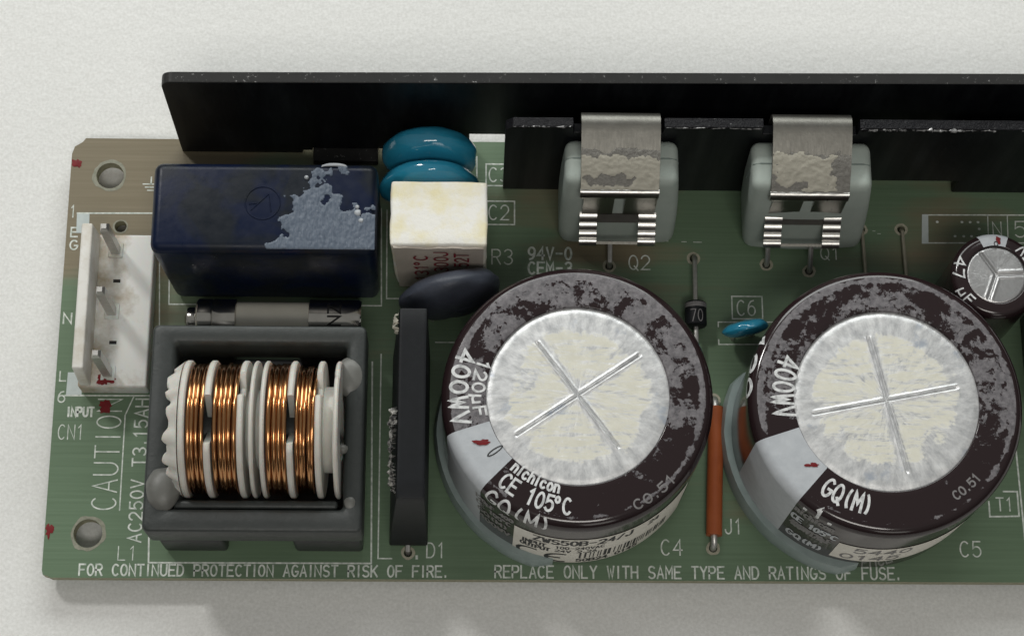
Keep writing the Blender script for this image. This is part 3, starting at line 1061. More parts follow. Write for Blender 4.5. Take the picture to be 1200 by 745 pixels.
# ------------------------------------------------------------------ boxed blue film capacitor
fc = mk('film_capacitor', *rbox(12.75, 39.4, 35.7, 47.0, 0.1, 16.0, 1.15, 6, lambda x, y, z: (x + (1.1 * (1 - z / 16) if x < 25 else -0.25 * (1 - z / 16)), y - (0.75 * (1 - z / 16) if y < 40 else 0), z)), 'navy_plastic', root, label='navy blue boxed film capacitor with torn glue patch on top')


def on_top(z):
    return lambda u, v_, h: (u, v_, z + h)


def keep_f(u, w):
    # right half of the box top, ragged edge; a clean navy bay in the far right corner
    kx = (u - (33.0 - 0.58 * (46.8 - w))) * 0.28
    far = (46.5 - w)
    bay = 1.15 - math.hypot((u - 37.6) / 3.3, (w - 43.9) / 2.7)
    edge = min(39.25 - u, w - 36.0, far)
    return min(kx + 0.62 * fbm(u * 0.55, w * 0.55, 1), edge, -bay * 0.8 + 0.45 * fbm(u * 0.7, w * 0.7, 6))


v, f = patch(on_top(16.0), 26.0, 39.2, 35.9, 46.6, 0.11, keep_f, lambda u, w: 0.06 + 0.07 * abs(fbm(u * 1.6, w * 0.8, 2)) + 0.02 * math.sin(u * 9 + fbm(u, w) * 3), 0.02)
mk('adhesive_film', v, f, 'blue_grey_residue', fc)
pts = [(34.2 + 1.5 * math.cos(a), 46.4 + 0.28 * math.sin(a), 16.0) for a in [PI * k / 8 for k in range(9)]]
mk('glue_string', *tube(pts, [0.05, 0.12, 0.16, 0.2, 0.2, 0.2, 0.15, 0.1, 0.05], 8), 'silver_print', fc)
for cx, cy, r in ((37.2, 40.6, 0.42), (37.6, 39.6, 0.3), (37.1, 41.3, 0.25), (31.0, 45.0, 0.25)):
    mk('glue_crumb', *lathe([(0.01, 0.3), (r * 0.6, 0.26), (r, 0.1), (r * 1.05, 0.0)], 9, mod=lambda a, j, r_, h: (r_ * (1 + 0.5 * fbm(math.cos(a), math.sin(a) + r_)), h)), 'silver_print', fc, org=(cx, cy, 16.0))
ring = [(25.9 + 2.05 * math.cos(2 * PI * k / 48), 41.75 + 2.05 * math.sin(2 * PI * k / 48), 16.0) for k in range(49)]
mk('moulded_emblem', *tube(ring, 0.09, 6, False), 'navy_plastic', fc)
for pts in ([(24.5, 40.8), (26.6, 42.9), (26.9, 40.6)], [(25.2, 41.7), (24.3, 41.6)]):
    mk('moulded_emblem', *tube([(a, b, 16.0) for a, b in pts], 0.08, 6), 'navy_plastic', fc)


# ------------------------------------------------------------------ coated disc parts
def pill(rx, rz, th, n=40, m=20, bump=0.0, seed=0.0):
    """disc standing upright (axis Y): lens with a rounded rim"""
    v, f = [], []
    for j in range(m + 1):
        a = PI * j / m
        cy = math.cos(a)
        rr = abs(math.sin(a)) ** 0.62
        for k in range(n):
            b = 2 * PI * k / n
            w = 1 + bump * fbm(math.cos(b) * 1.2 + seed, math.sin(b) * 1.2, cy)
            v.append((rx * rr * math.cos(b) * w, th * cy * w, rz * rr * math.sin(b) * w))
    for j in range(m):
        for k in range(n):
            k2 = (k + 1) % n
            f.append((j * n + k, j * n + k2, (j + 1) * n + k2, (j + 1) * n + k))
    return v, f


def disc_part(name, c, rx, rz, th, rot, m, label, leads=(), bump=0.04, seed=0.0, lean=0.0):
    v, f = pill(rx, rz, th, bump=bump, seed=seed)
    ca_, sa_ = math.cos(rot), math.sin(rot)
    cl, sl = math.cos(lean), math.sin(lean)
    out = []
    for x, y, z in v:
        y, z = y * cl - z * sl, y * sl + z * cl
        out.append((x * ca_ - y * sa_, x * sa_ + y * ca_, z))
    o = mk(name, out, f, m, root, org=c, label=label)
    for dx in leads:
        px, py = dx * ca_, dx * sa_
        mk('lead', *tube([(px, py, -rz * 0.7), (px, py, -c[2] - 1.4)], 0.3, 8), 'tinned', o, org=c)
    return o


disc_part('disc_capacitor', (45.3, 51.0, 8.2), 5.95, 6.0, 2.15, 0.03, 'blue_epoxy', 'blue disc capacitor nearest the black heatsink', (-2.5, 2.5), 0.05, 2, lean=-0.1)
disc_part('disc_capacitor', (45.35, 47.1, 7.9), 6.05, 6.1, 1.95, 0.02, 'blue_epoxy', 'blue disc capacitor pressed against the white ceramic block', (-2.5, 2.5), 0.05, 7, lean=-0.04)
disc_part('disc_capacitor', (84.3, 30.6, 3.6), 2.85, 2.7, 0.95, 0.2, 'blue_epoxy', 'tiny blue disc capacitor below the C6 lettering', (-1.2, 1.2), 0.06, 12, lean=0.25)
disc_part('thermistor', (48.2, 33.1, 8.3), 6.1, 6.5, 2.15, 0.24, 'charcoal_coating', 'charcoal coated disc thermistor leaning by the white ceramic block', (-2.5, 2.5), 0.06, 21, lean=0.06)


# ------------------------------------------------------------------ white ceramic block with its front shaded beige by colour
def wtaper(x, y, z):
    k = 1 - z / 15.5
    return (x + 0.35 * k * (1 if x < 46 else 0) + 0.12 * fbm(x * 0.5, y * 0.5, z * 0.5), y + 0.3 * k * (1 if y < 40 else 0) + 0.15 * fbm(x * 0.6, y * 0.6, z * 0.4 + 7), z + 0.10 * fbm(x * 0.7, y * 0.7, 3))


cw = mk('cement_resistor', *rbox(40.95, 52.4, 36.75, 44.9, 0.4, 15.6, 0.42, 3, wtaper, cut=6), 'white_ceramic', root, label='white ceramic cement resistor with shaded beige front and red print')
gx = G()
nx, nz = 14, 16
vv = []
for i in range(nx + 1):
    for j in range(nz + 1):
        x = 41.35 + (52.0 - 41.35) * i / nx + (0.3 * (1 - j / nz) if i == 0 else 0)
        z = 0.45 + 14.75 * j / nz + (0.2 * fbm(x * 0.8, 2) if j == nz else 0)
        vv.append((x, 36.48 + 0.28 * (1 - z / 15.5) + 0.05 * fbm(x * 0.4, z * 0.3, 3), z))
ff = [(i * (nz + 1) + j, (i + 1) * (nz + 1) + j, (i + 1) * (nz + 1) + j + 1, i * (nz + 1) + j + 1) for i in range(nx) for j in range(nz)]
back = [(a, 37.2, c) for a, b, c in vv]
N_ = len(vv)
per = [i * (nz + 1) for i in range(nx + 1)] + [nx * (nz + 1) + j for j in range(1, nz + 1)] + [i * (nz + 1) + nz for i in range(nx - 1, -1, -1)] + [j for j in range(nz - 1, 0, -1)]
side = [(per[k], per[(k + 1) % len(per)], N_ + per[(k + 1) % len(per)], N_ + per[k]) for k in range(len(per))]
mk('shaded_face', vv + back, ff + side, 'beige_shade', cw)  # sheet carrying the front face's shade as beige colour
# red print, reading upwards in three columns
for s_, x_, z0, ln, hh in (('131dC', 45.3, 3.6, 9.3, 1.55), ('CG.300J', 47.75, 1.6, 12.8, 1.6), ('1W.52T', 50.2, 4.2, 9.6, 1.6)):
    st, _ = layout(s_, hh, ln)
    ribbons(st, 0.24, lambda u, v_, h, x_=x_, z0=z0: (x_ - v_, 36.36 + 0.28 * (1 - (z0 + u) / 15.5) - h, z0 + u), lift=0.04).mk('lettering', 'red_print', cw, smooth=False)

# ------------------------------------------------------------------ fuse between the blue box and the coil
fu = mk('fuse', *lathe([(0.01, 21.8), (2.3, 21.8), (2.3, 31.0), (0.01, 31.0)], 40, 'X'), 'fuse_tube', root, org=(0, 31.3, 3.0), label='cream tube fuse with nickel end caps lying behind the coil')
mk('end_cap', *lathe([(0.01, 15.6), (0.9, 15.62), (1.5, 15.9), (1.6, 16.2), (1.6, 16.9), (2.45, 17.1), (2.62, 17.3), (2.62, 18.9), (2.5, 19.05), (2.62, 19.2), (2.62, 21.9), (2.4, 22.0), (2.25, 22.0)], 48, 'X'), 'nickel', fu, org=(0, 31.3, 3.0))
mk('end_cap', *lathe([(2.25, 30.8), (2.62, 30.85), (2.62, 36.8), (2.4, 37.2), (0.01, 37.25)], 48, 'X'), 'nickel', fu, org=(0, 31.3, 3.0))
for xx in (19.5, 33.5):
    arcp = [(31.4 + 2.95 * math.cos(a), 3.6 + 2.95 * math.sin(a)) for a in [math.radians(-60 + 300 * k / 20) for k in range(21)]]
    mk('fuse_clip', *strip(arcp, xx - 1.4, xx + 1.4, -0.28) if False else tube([(xx, 31.4, 1.2), (xx, 31.4, -1.2)], 0.5, 10), 'nickel', fu)
st, _ = layout('ZN', 1.5, 2.6)
ribbons(st, 0.22, lambda u, v_, h: (33.2 + v_ + 0.0, 31.3 + (2.66 + h) * math.sin(0.5 - u * 0.38), 3.0 + (2.66 + h) * math.cos(0.5 - u * 0.38)), step=0.3, lift=0.02).mk('lettering', 'black_print', fu, smooth=False)


# ------------------------------------------------------------------ line-filter coil in its ferrite frame
def choke():
    x0, x1, y0, y1, z0, z1 = 13.2, 38.3, 3.15, 27.85, 6.8, 12.2
    ix0, ix1, iy0, iy1 = 16.0, 36.0, 5.9, 25.5

    def rr(xa, xb, ya, yb, r, n=6):
        out = []
        for cx, cy, a0 in ((xb - r, yb - r, 0), (xa + r, yb - r, 90), (xa + r, ya + r, 180), (xb - r, ya + r, 270)):
            for k in range(n + 1):
                a = math.radians(a0 + 90 * k / n)
                out.append((cx + r * math.cos(a), cy + r * math.sin(a)))
        return out
    rings = []

    def ring(xa, xb, ya, yb, r, z):
        rings.append([(p[0], p[1], z + 0.05 * fbm(p[0] * 0.3, p[1] * 0.3, z)) for p in rr(xa, xb, ya, yb, r)])
    ring(x0 + 0.1, x1 - 0.1, y0 + 0.1, y1 - 0.1, 0.6, z0)
    ring(x0, x1, y0, y1, 0.7, z0 + 0.2)
    ring(x0, x1, y0, y1, 0.7, z1 - 0.35)
    ring(x0 + 0.12, x1 - 0.12, y0 + 0.12, y1 - 0.12, 0.7, z1 - 0.1)
    ring(x0 + 0.35, x1 - 0.35, y0 + 0.35, y1 - 0.35, 0.7, z1)
    ring(ix0 - 0.55, ix1 + 0.55, iy0 - 0.55, iy1 + 0.55, 0.6, z1 - 0.05)
    ring(ix0 - 0.15, ix1 + 0.15, iy0 - 0.15, iy1 + 0.15, 0.6, z1 - 0.35)
    ring(ix0, ix1, iy0, iy1, 0.5, z1 - 0.9)
    ring(ix0, ix1, iy0, iy1, 0.5, z0)
    v = [p for r in rings for p in r]
    n = len(rings[0])
    f = []
    for a in range(len(rings)):
        b = (a + 1) % len(rings)
        for k in range(n):
            k2 = (k + 1) % n
            f.append((a * n + k, a * n + k2, b * n + k2, b * n + k))
    o = mk('filter_choke', v, f, 'ferrite', root, label='square ferrite framed coil with copper windings on a white bobbin', sharp=0.8)
    # base tray with feet under the frame
    g = G()
    g.add(*rbox(14.2, 37.4, 4.4, 26.6, 0.6, 2.4, 0.4))
    g.mk('base_tray', 'black_plastic', o)  # black colour stands in for the deep shade inside the frame window
    for a, b in ((14.2, 21.8), (29.8, 37.9)):
        mk('foot', *rbox(a, b, 3.25, 5.2, 0.05, 6.3, 0.5), 'black_plastic', o)
        mk('foot', *rbox(a, b, 25.8, 27.7, 0.05, 6.3, 0.5), 'black_plastic', o)
    # front and rear inner lips of the window
    mk('inner_lip', *rbox(16.6, 35.4, 6.0, 7.0, 7.0, 11.6, 0.35), 'ferrite', o)
    CY, CZ = 15.45, 11.1
    org = (0, CY, CZ)

    def flange(xa, xb, R=8.0, notch=None, r0=3.6, nm='flange'):
        e = 0.16
        prof = [(r0, xa), (R - e, xa), (R, xa + e), (R, xb - e), (R - e, xb), (r0, xb)]
        seg = 96
        v, f = [], []
        n = len(prof)
        for k in range(seg):
            a = 2 * PI * k / seg
            d = 0.0
            if notch:
                c, w, dep = notch
                q = abs((a - c + PI) % (2 * PI) - PI)
                d = dep * max(0.0, min(1.0, (w - q) / 0.10))
            for r, h in prof:
                r_ = max(r0, r - d) if r > r0 else r
                v.append((h + 0.02 * fbm(a * 2, h), r_ * math.cos(a), r_ * math.sin(a)))
        for k in range(seg):
            k2 = (k + 1) % seg
            for j in range(n):
                j2 = (j + 1) % n
                f.append((k * n + j, k2 * n + j, k2 * n + j2, k * n + j2))
        mk(nm, v, f, 'nylon', o, org=org)
    mk('spool_core', *lathe([(0.01, 16.4), (3.7, 16.4), (3.7, 35.2), (0.01, 35.2)], 64, 'X'), 'ferrite', o, org=org)  # dark colour stands in for the shade in the gaps between windings
    top = math.radians(90)
    flange(17.62, 18.35)
    flange(20.5, 21.25, notch=(math.radians(96), 0.36, 4.6))
    flange(24.25, 24.95, notch=(math.radians(62), 0.2, 1.7))
    flange(25.6, 26.08)
    flange(26.82, 27.33)
    flange(29.88, 30.58, notch=(math.radians(96), 0.36, 4.6))
    flange(33.05, 33.75, notch=(math.radians(62), 0.2, 1.7))
    flange(35.1, 35.65, notch=(math.radians(50), 0.10, 0.5))
    # ribs between the paired flanges
    for xa, xb in ((24.9, 25.6), (26.0, 26.8), (33.7, 35.1)):
        mk('spool_wall', *lathe([(3.5, xa), (5.0 if xa > 30 else 4.6, xa), (5.0 if xa > 30 else 4.6, xb), (3.5, xb)], 64, 'X'), 'nylon', o, org=org)
    # toothed end crown
    seg = 160
    v, f = [], []
    for k in range(seg):
        a = 2 * PI * k / seg
        fz = fbm(math.cos(a) * 2.2, math.sin(a) * 2.2, 5)
        t_ = math.sin(a * 17 + 1.6 * fz)
        te = 1 / (1 + math.exp(-3 * t_))
        xl = 16.5 - 0.6 * te + 0.35 * fz
        Ro = 7.0 + 0.10 * te
        for r, h in ((6.2, 17.5), (7.9, 17.5), (Ro, xl + 0.2), (Ro - 0.15, xl), (6.3, xl), (6.2, xl + 0.3)):
            v.append((h, r * math.cos(a), r * math.sin(a)))
    for k in range(seg):
        k2 = (k + 1) % seg
        for j in range(6):
            j2 = (j + 1) % 6
            f.append((k * 6 + j, k2 * 6 + j, k2 * 6 + j2, k * 6 + j2))
    mk('end_crown', v, f, 'nylon', o, org=org, sharp=0.9)

    # windings: closed turns lying side by side
    def winding(xa, xb, n, R, mess, seed):
        rng = random.Random(seed)
        w = (xb - xa) / n
        g = G()
        for t_ in range(n):
            xc = xa + w * (t_ + 0.5)
            r_ = w * 0.53
            R_ = R + rng.uniform(-0.1, 0.1) - mess * rng.uniform(0, 0.25)
            sk = rng.uniform(-1, 1) * mess * 0.25
            ph = rng.uniform(0, 6.28)
            seg_, rs = 72, 10
            v, f = [], []
            for k in range(seg_):
                a = 2 * PI * k / seg_
                xo = sk * math.sin(a + ph) + 0.10 * math.sin(a)
                ra = R_ + mess * 0.12 * fbm(math.cos(a) * 2 + t_, math.sin(a) * 2, seed)
                for j in range(rs):
                    b = 2 * PI * j / rs
                    q = ra + r_ * math.cos(b)
                    v.append((xc + xo + r_ * math.sin(b), q * math.cos(a), q * math.sin(a)))
            for k in range(seg_):
                k2 = (k + 1) % seg_
                for j in range(rs):
                    j2 = (j + 1) % rs
                    f.append((k * rs + j, k2 * rs + j, k2 * rs + j2, k * rs + j2))
            g.add(v, f)
        g.mk('copper_winding', 'enamelled_copper', o, org=org)
    winding(18.35, 20.4, 4, 7.4, 0.35, 3)
    winding(21.35, 24.1, 5, 7.4, 0.5, 4)
    winding(27.35, 29.75, 4, 7.4, 0.4, 5)
    winding(30.65, 32.95, 5, 7.4, 1.4, 6)

    # blobs of grey glue between frame and bobbin
    def blob(c, rx, ry, rz, seed):
        bm = bmesh.new()
        bmesh.ops.create_icosphere(bm, subdivisions=4, radius=1)
        vs = [(q.co.x * rx * (1 + 0.10 * fbm(q.co.x * 0.7 + seed, q.co.y, q.co.z)), q.co.y * ry * (1 + 0.10 * fbm(q.co.x * 0.7, q.co.y + seed, q.co.z)), q.co.z * rz) for q in bm.verts]
        fs = [tuple(q.index for q in p.verts) for p in bm.faces]
        bm.free()
        mk('glue_blob', vs, fs, 'glue_clear', o, org=c)
    blob((36.4, 21.7, 11.7), 1.7, 2.3, 0.9, 1)
    blob((15.3, 8.1, 11.9), 1.95, 2.6, 1.3, 4)
    blob((35.8, 13.0, 11.9), 0.7, 0.6, 0.5, 8)
    blob((36.9, 6.6, 12.0), 0.7, 0.8, 0.35, 9)


choke()


# ------------------------------------------------------------------ bridge rectifier slab
def rectifier():
    def tp(x, y, z):
        if y < 8:
            z_ = max(0, min(20, z))
            y += -0.5 * (20 - z_) / 20 - (0.95 * (7 - z_) / 6 if z_ < 7 else 0)
        if x < 44:
            x -= 1.5 * max(0, (20 - z)) / 20
        return x, y, z
    v, f = rbox(42.45, 45.6, 5.4, 27.6, 0.6, 20.0, 0.22, 2, tp, cut=9)
    o = mk('bridge_rectifier', v, f, 'black_resin', root, label='upright black bridge rectifier slab with glue along its side')
    mk('lead', *tube([(43.25, 5.2, 1.0), (43.23, 3.4, 0.5), (43.23, 3.2, -1.4)], 0.32, 8), 'tinned', o)
    # torn glue along its coil side

    def side(u, w, h):
        return (42.45 - 1.5 * (20 - w) / 20 - h, u, w)

    def keep(u, w):
        return 1 - math.hypot((u - 11.5) / 4.6, (w - 18.8) / 1.5) + 0.55 * fbm(u * 0.6, w * 0.6, 3)
    v, f = patch(side, 6.2, 17.5, 14.0, 19.8, 0.16, keep, lambda u, w: 0.5 + 0.6 * abs(fbm(u * 0.9, w * 0.9, 8)), 0.03)
    mk('adhesive_film', v, f, 'glue_flake', o)
    v, f = patch(side, 24.0, 27.5, 15.0, 19.8, 0.16, lambda u, w: 1 - math.hypot((u - 26.2) / 1.0, (w - 18.6) / 1.4) + 0.5 * fbm(u, w, 3), lambda u, w: 0.35 + 0.4 * abs(fbm(u, w, 8)), 0.03)
    mk('adhesive_film', v, f, 'glue_cream', o)


rectifier()


# ------------------------------------------------------------------ electrolytic capacitors
def can_disc(R, z, grooves, half, gw, dep, dome=0.12):
    """metal end of the can with pressed vent grooves: angles in degrees, from the centre outwards"""
    v, f = [(0, 0, 0)], []
    rings, seg = 60, 420

    def h(x, y):
        r = math.hypot(x, y)
        d = 9.0
        for a, L in grooves:
            c, s = math.cos(math.radians(a)), math.sin(math.radians(a))
            t_ = x * c + y * s
            if -0.2 < t_ < L:
                d = min(d, abs(-x * s + y * c))
        gz = -dep * math.exp(-(d / gw) ** 2) + dep * 0.30 * math.exp(-((d - 2.3 * gw) / (1.1 * gw)) ** 2)
        return z + gz + dome * (1 - (r / R) ** 2) - 0.02 * fbm(x * 0.5, y * 0.5) - (0.12 * max(0, (r / R - 0.93) / 0.07))
    v[0] = (0, 0, h(0, 0))
    for i in range(1, rings + 1):
        r = R * i / rings
        for k in range(seg):
            a = 2 * PI * k / seg
            v.append((r * math.cos(a), r * math.sin(a), h(r * math.cos(a), r * math.sin(a))))
    for k in range(seg):
        f.append((0, 1 + k, 1 + (k + 1) % seg))
    for i in range(rings - 1):
        for k in range(seg):
            k2 = (k + 1) % seg
            f.append((1 + i * seg + k, 1 + i * seg + k2, 1 + (i + 1) * seg + k2, 1 + (i + 1) * seg + k))
    return v, f


class Can:
    def __init__(self, name, c, R, H, rd, rs, msleeve, mtop, grooves, label, half=8, gw=0.12, dep=0.28):
        self.c, self.R, self.H, self.rd, self.rs = c, R, H, rd, rs
        prof = [(rd - 0.05, H - 0.35), (rd, H - 0.06), (rd + 0.12, H)]
        n = 14
        for k in range(7):
            prof.append((rd + 0.12 + (R - rs - rd - 0.12) * (k + 1) / 7, H - 0.10 * ((k + 1) / 7) ** 2))
        for k in range(1, n + 1):
            a = PI / 2 * (1 - k / n)
            prof.append((R - rs + rs * math.cos(a), H - 0.10 - rs + rs * math.sin(a)))
        for k in range(1, 9):
            prof.append((R, (H - 0.10 - rs) * (1 - k / 8) + 0.3 * k / 8))
        self.o = mk(name, *lathe(prof, 144), msleeve, root, org=(c[0], c[1], 0), label=label, sharp=1.2)
        mk('can_end', *can_disc(rd + 0.03, H - 0.24, grooves, half, gw, dep), mtop, self.o, org=(c[0], c[1], 0), sharp=1.5)

    def at(self, th, s, lift):
        """s = distance outwards over the top ring, the shoulder and down the side"""
        R, H, rd, rs = self.R, self.H, self.rd, self.rs
        flat_ = R - rs - rd
        if s < flat_:
            r, z, nr, nz = rd + s, H - 0.10 * max(0, s / flat_) ** 2, 0, 1
        elif s < flat_ + rs * PI / 2:
            a = PI / 2 - (s - flat_) / rs
            r, z, nr, nz = R - rs + rs * math.cos(a), H - 0.10 - rs + rs * math.sin(a), math.cos(a), math.sin(a)
        else:
            r, z, nr, nz = R, H - 0.10 - rs - (s - flat_ - rs * PI / 2), 1, 0
        r += nr * lift
        z += nz * lift
        return (r * math.cos(th), r * math.sin(th), z)

    def s_at_z(self, z):
        return self.R - self.rs - self.rd + self.rs * PI / 2 + (self.H - 0.10 - self.rs - z)

    def text(self, s_, a0, a1, sb, h, w, m, lift=0.04, name='lettering'):
        """lettering from angle a0 to a1 (degrees), baseline at distance sb, tops towards the centre"""
        st, L = layout(s_, h, 1.0, gap=1.5)
        A0, A1 = math.radians(a0), math.radians(a1)
        rr = self.rd + min(sb, self.R - self.rd)
        wid = rr * (A1 - A0)
        st = [[(p[0] * wid, p[1]) for p in q] for q in st]
        g = ribbons(st, w, lambda u, v_, l: self.at(A0 + u / rr, sb - v_, l), step=0.25, lift=lift)
        g.mk(name, m, self.o, org=(self.c[0], self.c[1], 0), smooth=False)

    def band(self, name, a0, a1, s0, s1, m, lift, nu=24, nv=130, slant=0.0):
        v, f = [], []
        for i in range(nu + 1):
            for j in range(nv + 1):
                s = s0 + (s1 - s0) * j / nv
                th = math.radians(a0 + (a1 - a0) * i / nu)
                v.append(self.at(th, s + slant * (i / nu), lift))
        f = [(i * (nv + 1) + j, (i + 1) * (nv + 1) + j, (i + 1) * (nv + 1) + j + 1, i * (nv + 1) + j + 1) for i in range(nu) for j in range(nv)]
        mk(name, v, f, m, self.o, org=(self.c[0], self.c[1], 0))

    def strokes(self, st, w, a0, sb, m, lift, name='lettering'):
        A0 = math.radians(a0)
        g = ribbons(st, w, lambda u, v_, l: self.at(A0 + u / self.R, sb - v_, l), step=0.25, lift=lift)
        g.mk(name, m, self.o, org=(self.c[0], self.c[1], 0), smooth=False)

    def ring(self, R1, a0, a1, h):
        v, f = [], []
        n = 80
        for k in range(n + 1):
            a = math.radians(a0 + (a1 - a0) * k / n)
            e = min(1.0, k / 5, (n - k) / 5)
            r1 = self.R + 0.05 + (R1 - self.R) * (0.25 + 0.75 * e) + 0.10 * fbm(math.cos(a) * 3, math.sin(a) * 3)
            for r, z in ((self.R - 0.3, 0.02), (r1, 0.02), (r1, h * 0.55), (r1 - 0.35, h), (self.R - 0.3, h)):
                v.append((r * math.cos(a), r * math.sin(a), z))
        for k in range(n):
            for j in range(4):
                f.append((k * 5 + j, k * 5 + 5 + j, k * 5 + 6 + j, k * 5 + 1 + j))
        f += [(0, 1, 2, 3, 4), tuple(n * 5 + j for j in (4, 3, 2, 1, 0))]
        mk('base_ring', v, f, 'seal_ring', self.o, org=(self.c[0], self.c[1], 0))


A = Can('electrolytic_capacitor', (62.75, 17.5), 15.45, 19.8, 10.42, 1.4, 'sleeve_a', 'can_top_a',
        [(127, 7.8), (-53, 7.6), (34, 8.6), (214, 8.4)], 'big plum sleeved electrolytic capacitor with barcode sticker, beside the coil')
A.text('400WV', 158, 195, 4.0, 1.9, 0.38, 'white_print')
A.text('120uF', 160, 193, 1.5, 1.35, 0.28, 'white_print')
A.band('polarity_stripe', 197.5, 225, 0.05, A.s_at_z(1.0), 'silver_print', 0.03)
A.text('nichicon', 229, 259, 1.1, 1.25, 0.28, 'white_print')
A.text('CE 105dC', 229, 266, 3.35, 1.75, 0.30, 'white_print')
A.text('GQ(M)', 228, 258, 6.3, 2.1, 0.32, 'white_print')
for k, (s_, a0, a1, dz) in enumerate((('120uF 400', 222, 242, 9.6), ('CE 105dC', 223, 241, 12.2), ('GQ(M)', 224, 240, 14.9), ('400WV', 225, 241, 17.6))):
    A.text(s_, a0, a1, dz, 1.7, 0.3, 'dim_print')
A.text('C0.51', 296, 318, 4.2, 1.0, 0.2, 'dim_print')
A.ring(16.45, 128, 262, 2.6)
# the paper sticker round the front
sl0, sl1 = A.s_at_z(14.2), A.s_at_z(0.8)
A.band('paper_sticker', 243, 326, sl0, sl1, 'paper_label', 0.06, nu=60)
for s_, a0, a1, z_, h_, w_ in (('ZWS50B-24/J', 252, 295, 11.0, 2.4, 0.32), ('INPUT', 247, 257.5, 8.6, 1.6, 0.24), ('100-240VAC', 262, 283, 8.7, 1.3, 0.16), ('OUTPUT', 246.5, 259.5, 6.6, 1.6, 0.24), ('24V 2.2A', 262, 280, 6.8, 1.3, 0.16),
                               ('50B24 0145', 272, 300, 1.5, 1.5, 0.22), ('24', 303, 308, 11.2, 1.8, 0.22)):
    A.text(s_, a0, a1, A.s_at_z(z_), h_, w_, 'black_print', lift=0.09)
ce = [arc(1.7, 2.2, 1.7, 2.2, 75, 285, 12), arc(5.2, 2.2, 1.7, 2.2, 75, 285, 12), [(3.6, 2.2), (5.0, 2.2)]]
A.strokes(ce, 0.5, 245.5, A.s_at_z(1.3), 'black_print', 0.09)
rng = random.Random(5)
bars, u = [], 0.0
while u < 11.5:
    w_ = rng.choice((0.12, 0.12, 0.2, 0.32))
    n_ = max(1, round(w_ / 0.12))
    for q in range(n_):
        bars.append([(u + q * 0.11, 0), (u + q * 0.11, 3.2)])
    u += w_ + rng.choice((0.18, 0.3, 0.42))
A.strokes(bars, 0.12, 273, A.s_at_z(3.6), 'black_print', 0.09, 'barcode')
A.text('o', 214.0, 216.6, 2.0, 3.0, 0.14, 'black_print', lift=0.07)
mk('red_ink_mark', *ink(0, 0, 0.02, 0.85, 0.3, 3.0), 'red_ink', A.o, org=(62.75 + 12.1 * math.cos(math.radians(207.5)), 17.5 + 12.1 * math.sin(math.radians(207.5)), 19.86))

B = Can('electrolytic_capacitor', (98.0, 17.45), 15.75, 18.7, 10.62, 1.25, 'sleeve_b', 'can_top_b',
        [(103, 7.8), (-77, 8.6), (11, 8.4), (191, 8.6)], 'big plum sleeved electrolytic capacitor with narrow date sticker, beside the C5 lettering')
B.text('400WV', 156, 190, 2.35, 2.3, 0.36, 'white_print')
B.text('120', 150, 178, 6.4, 1.5, 0.42, 'white_print')
B.band('polarity_stripe', 198, 228, 0.05, B.s_at_z(0.9), 'silver_print', 0.03)
B.text('GQ(M)', 233, 259, 2.9, 2.1, 0.34, 'white_print')
for a in (231.5, 243.0):
    B.text('.', a, a + 1.4, 5.9, 2.4, 0.5, 'white_print')
B.text('1', 236.5, 239.0, 6.0, 1.6, 0.4, 'white_print')
for k, (s_, a0, a1, dz) in enumerate((('nichicon', 229, 247, 8.4), ('CE 105dC', 229, 250, 11.6), ('400WV120uF', 230, 249, 14.2), ('GQ(M)', 231, 248, 18.6))):
    B.text(s_, a0, a1, dz, 1.9, 0.34, 'dim_print' if k in (0, 2) else 'silver_print')
B.text('C0.51', 302, 318, 3.0, 0.95, 0.2, 'dim_print')
B.ring(16.85, 150, 266, 2.8)
B.band('paper_sticker', 252, 324, B.s_at_z(11.5), B.s_at_z(4.2), 'paper_label', 0.06, nu=50)
B.text('5440', 260, 284, B.s_at_z(8.4), 2.2, 0.3, 'dim_print', lift=0.09)
B.text('0145', 256, 281, B.s_at_z(5.0), 2.2, 0.3, 'dim_print', lift=0.09)
mk('red_ink_mark', *ink(0, 0, 0.02, 0.75, 0.3, 6.0), 'red_ink', B.o, org=(98.0 + 11.7 * math.cos(math.radians(221)), 17.45 + 11.7 * math.sin(math.radians(221)), 18.76))

C = Can('electrolytic_capacitor', (113.35, 34.75), 5.35, 12.6, 3.6, 0.95, 'sleeve_small', 'can_top_small',
        [(122, 3.3), (3, 3.4), (249, 3.3)], 'small plum sleeved electrolytic capacitor with three-line vent, beside the marking table', half=4, gw=0.17, dep=0.2)
C.text('47', 152, 186, 1.6, 1.25, 0.22, 'white_print')
C.text('uF', 202, 228, 1.6, 1.05, 0.2, 'white_print')
C.band('polarity_stripe', 70, 112, 0.05, C.s_at_z(1.0), 'silver_print', 0.03)
C.text('d', 86, 94, 1.6, 1.6, 0.14, 'black_print', lift=0.06)
mk('red_ink_mark', *ink(0, 0, 0.02, 0.3, 0.5, 2.0), 'red_ink', C.o, org=(113.35 + 4.4 * math.cos(math.radians(84)), 34.75 + 4.4 * math.sin(math.radians(84)), 12.62))
C.text('35V', 5, 50, 1.7, 1.4, 0.24, 'white_print')


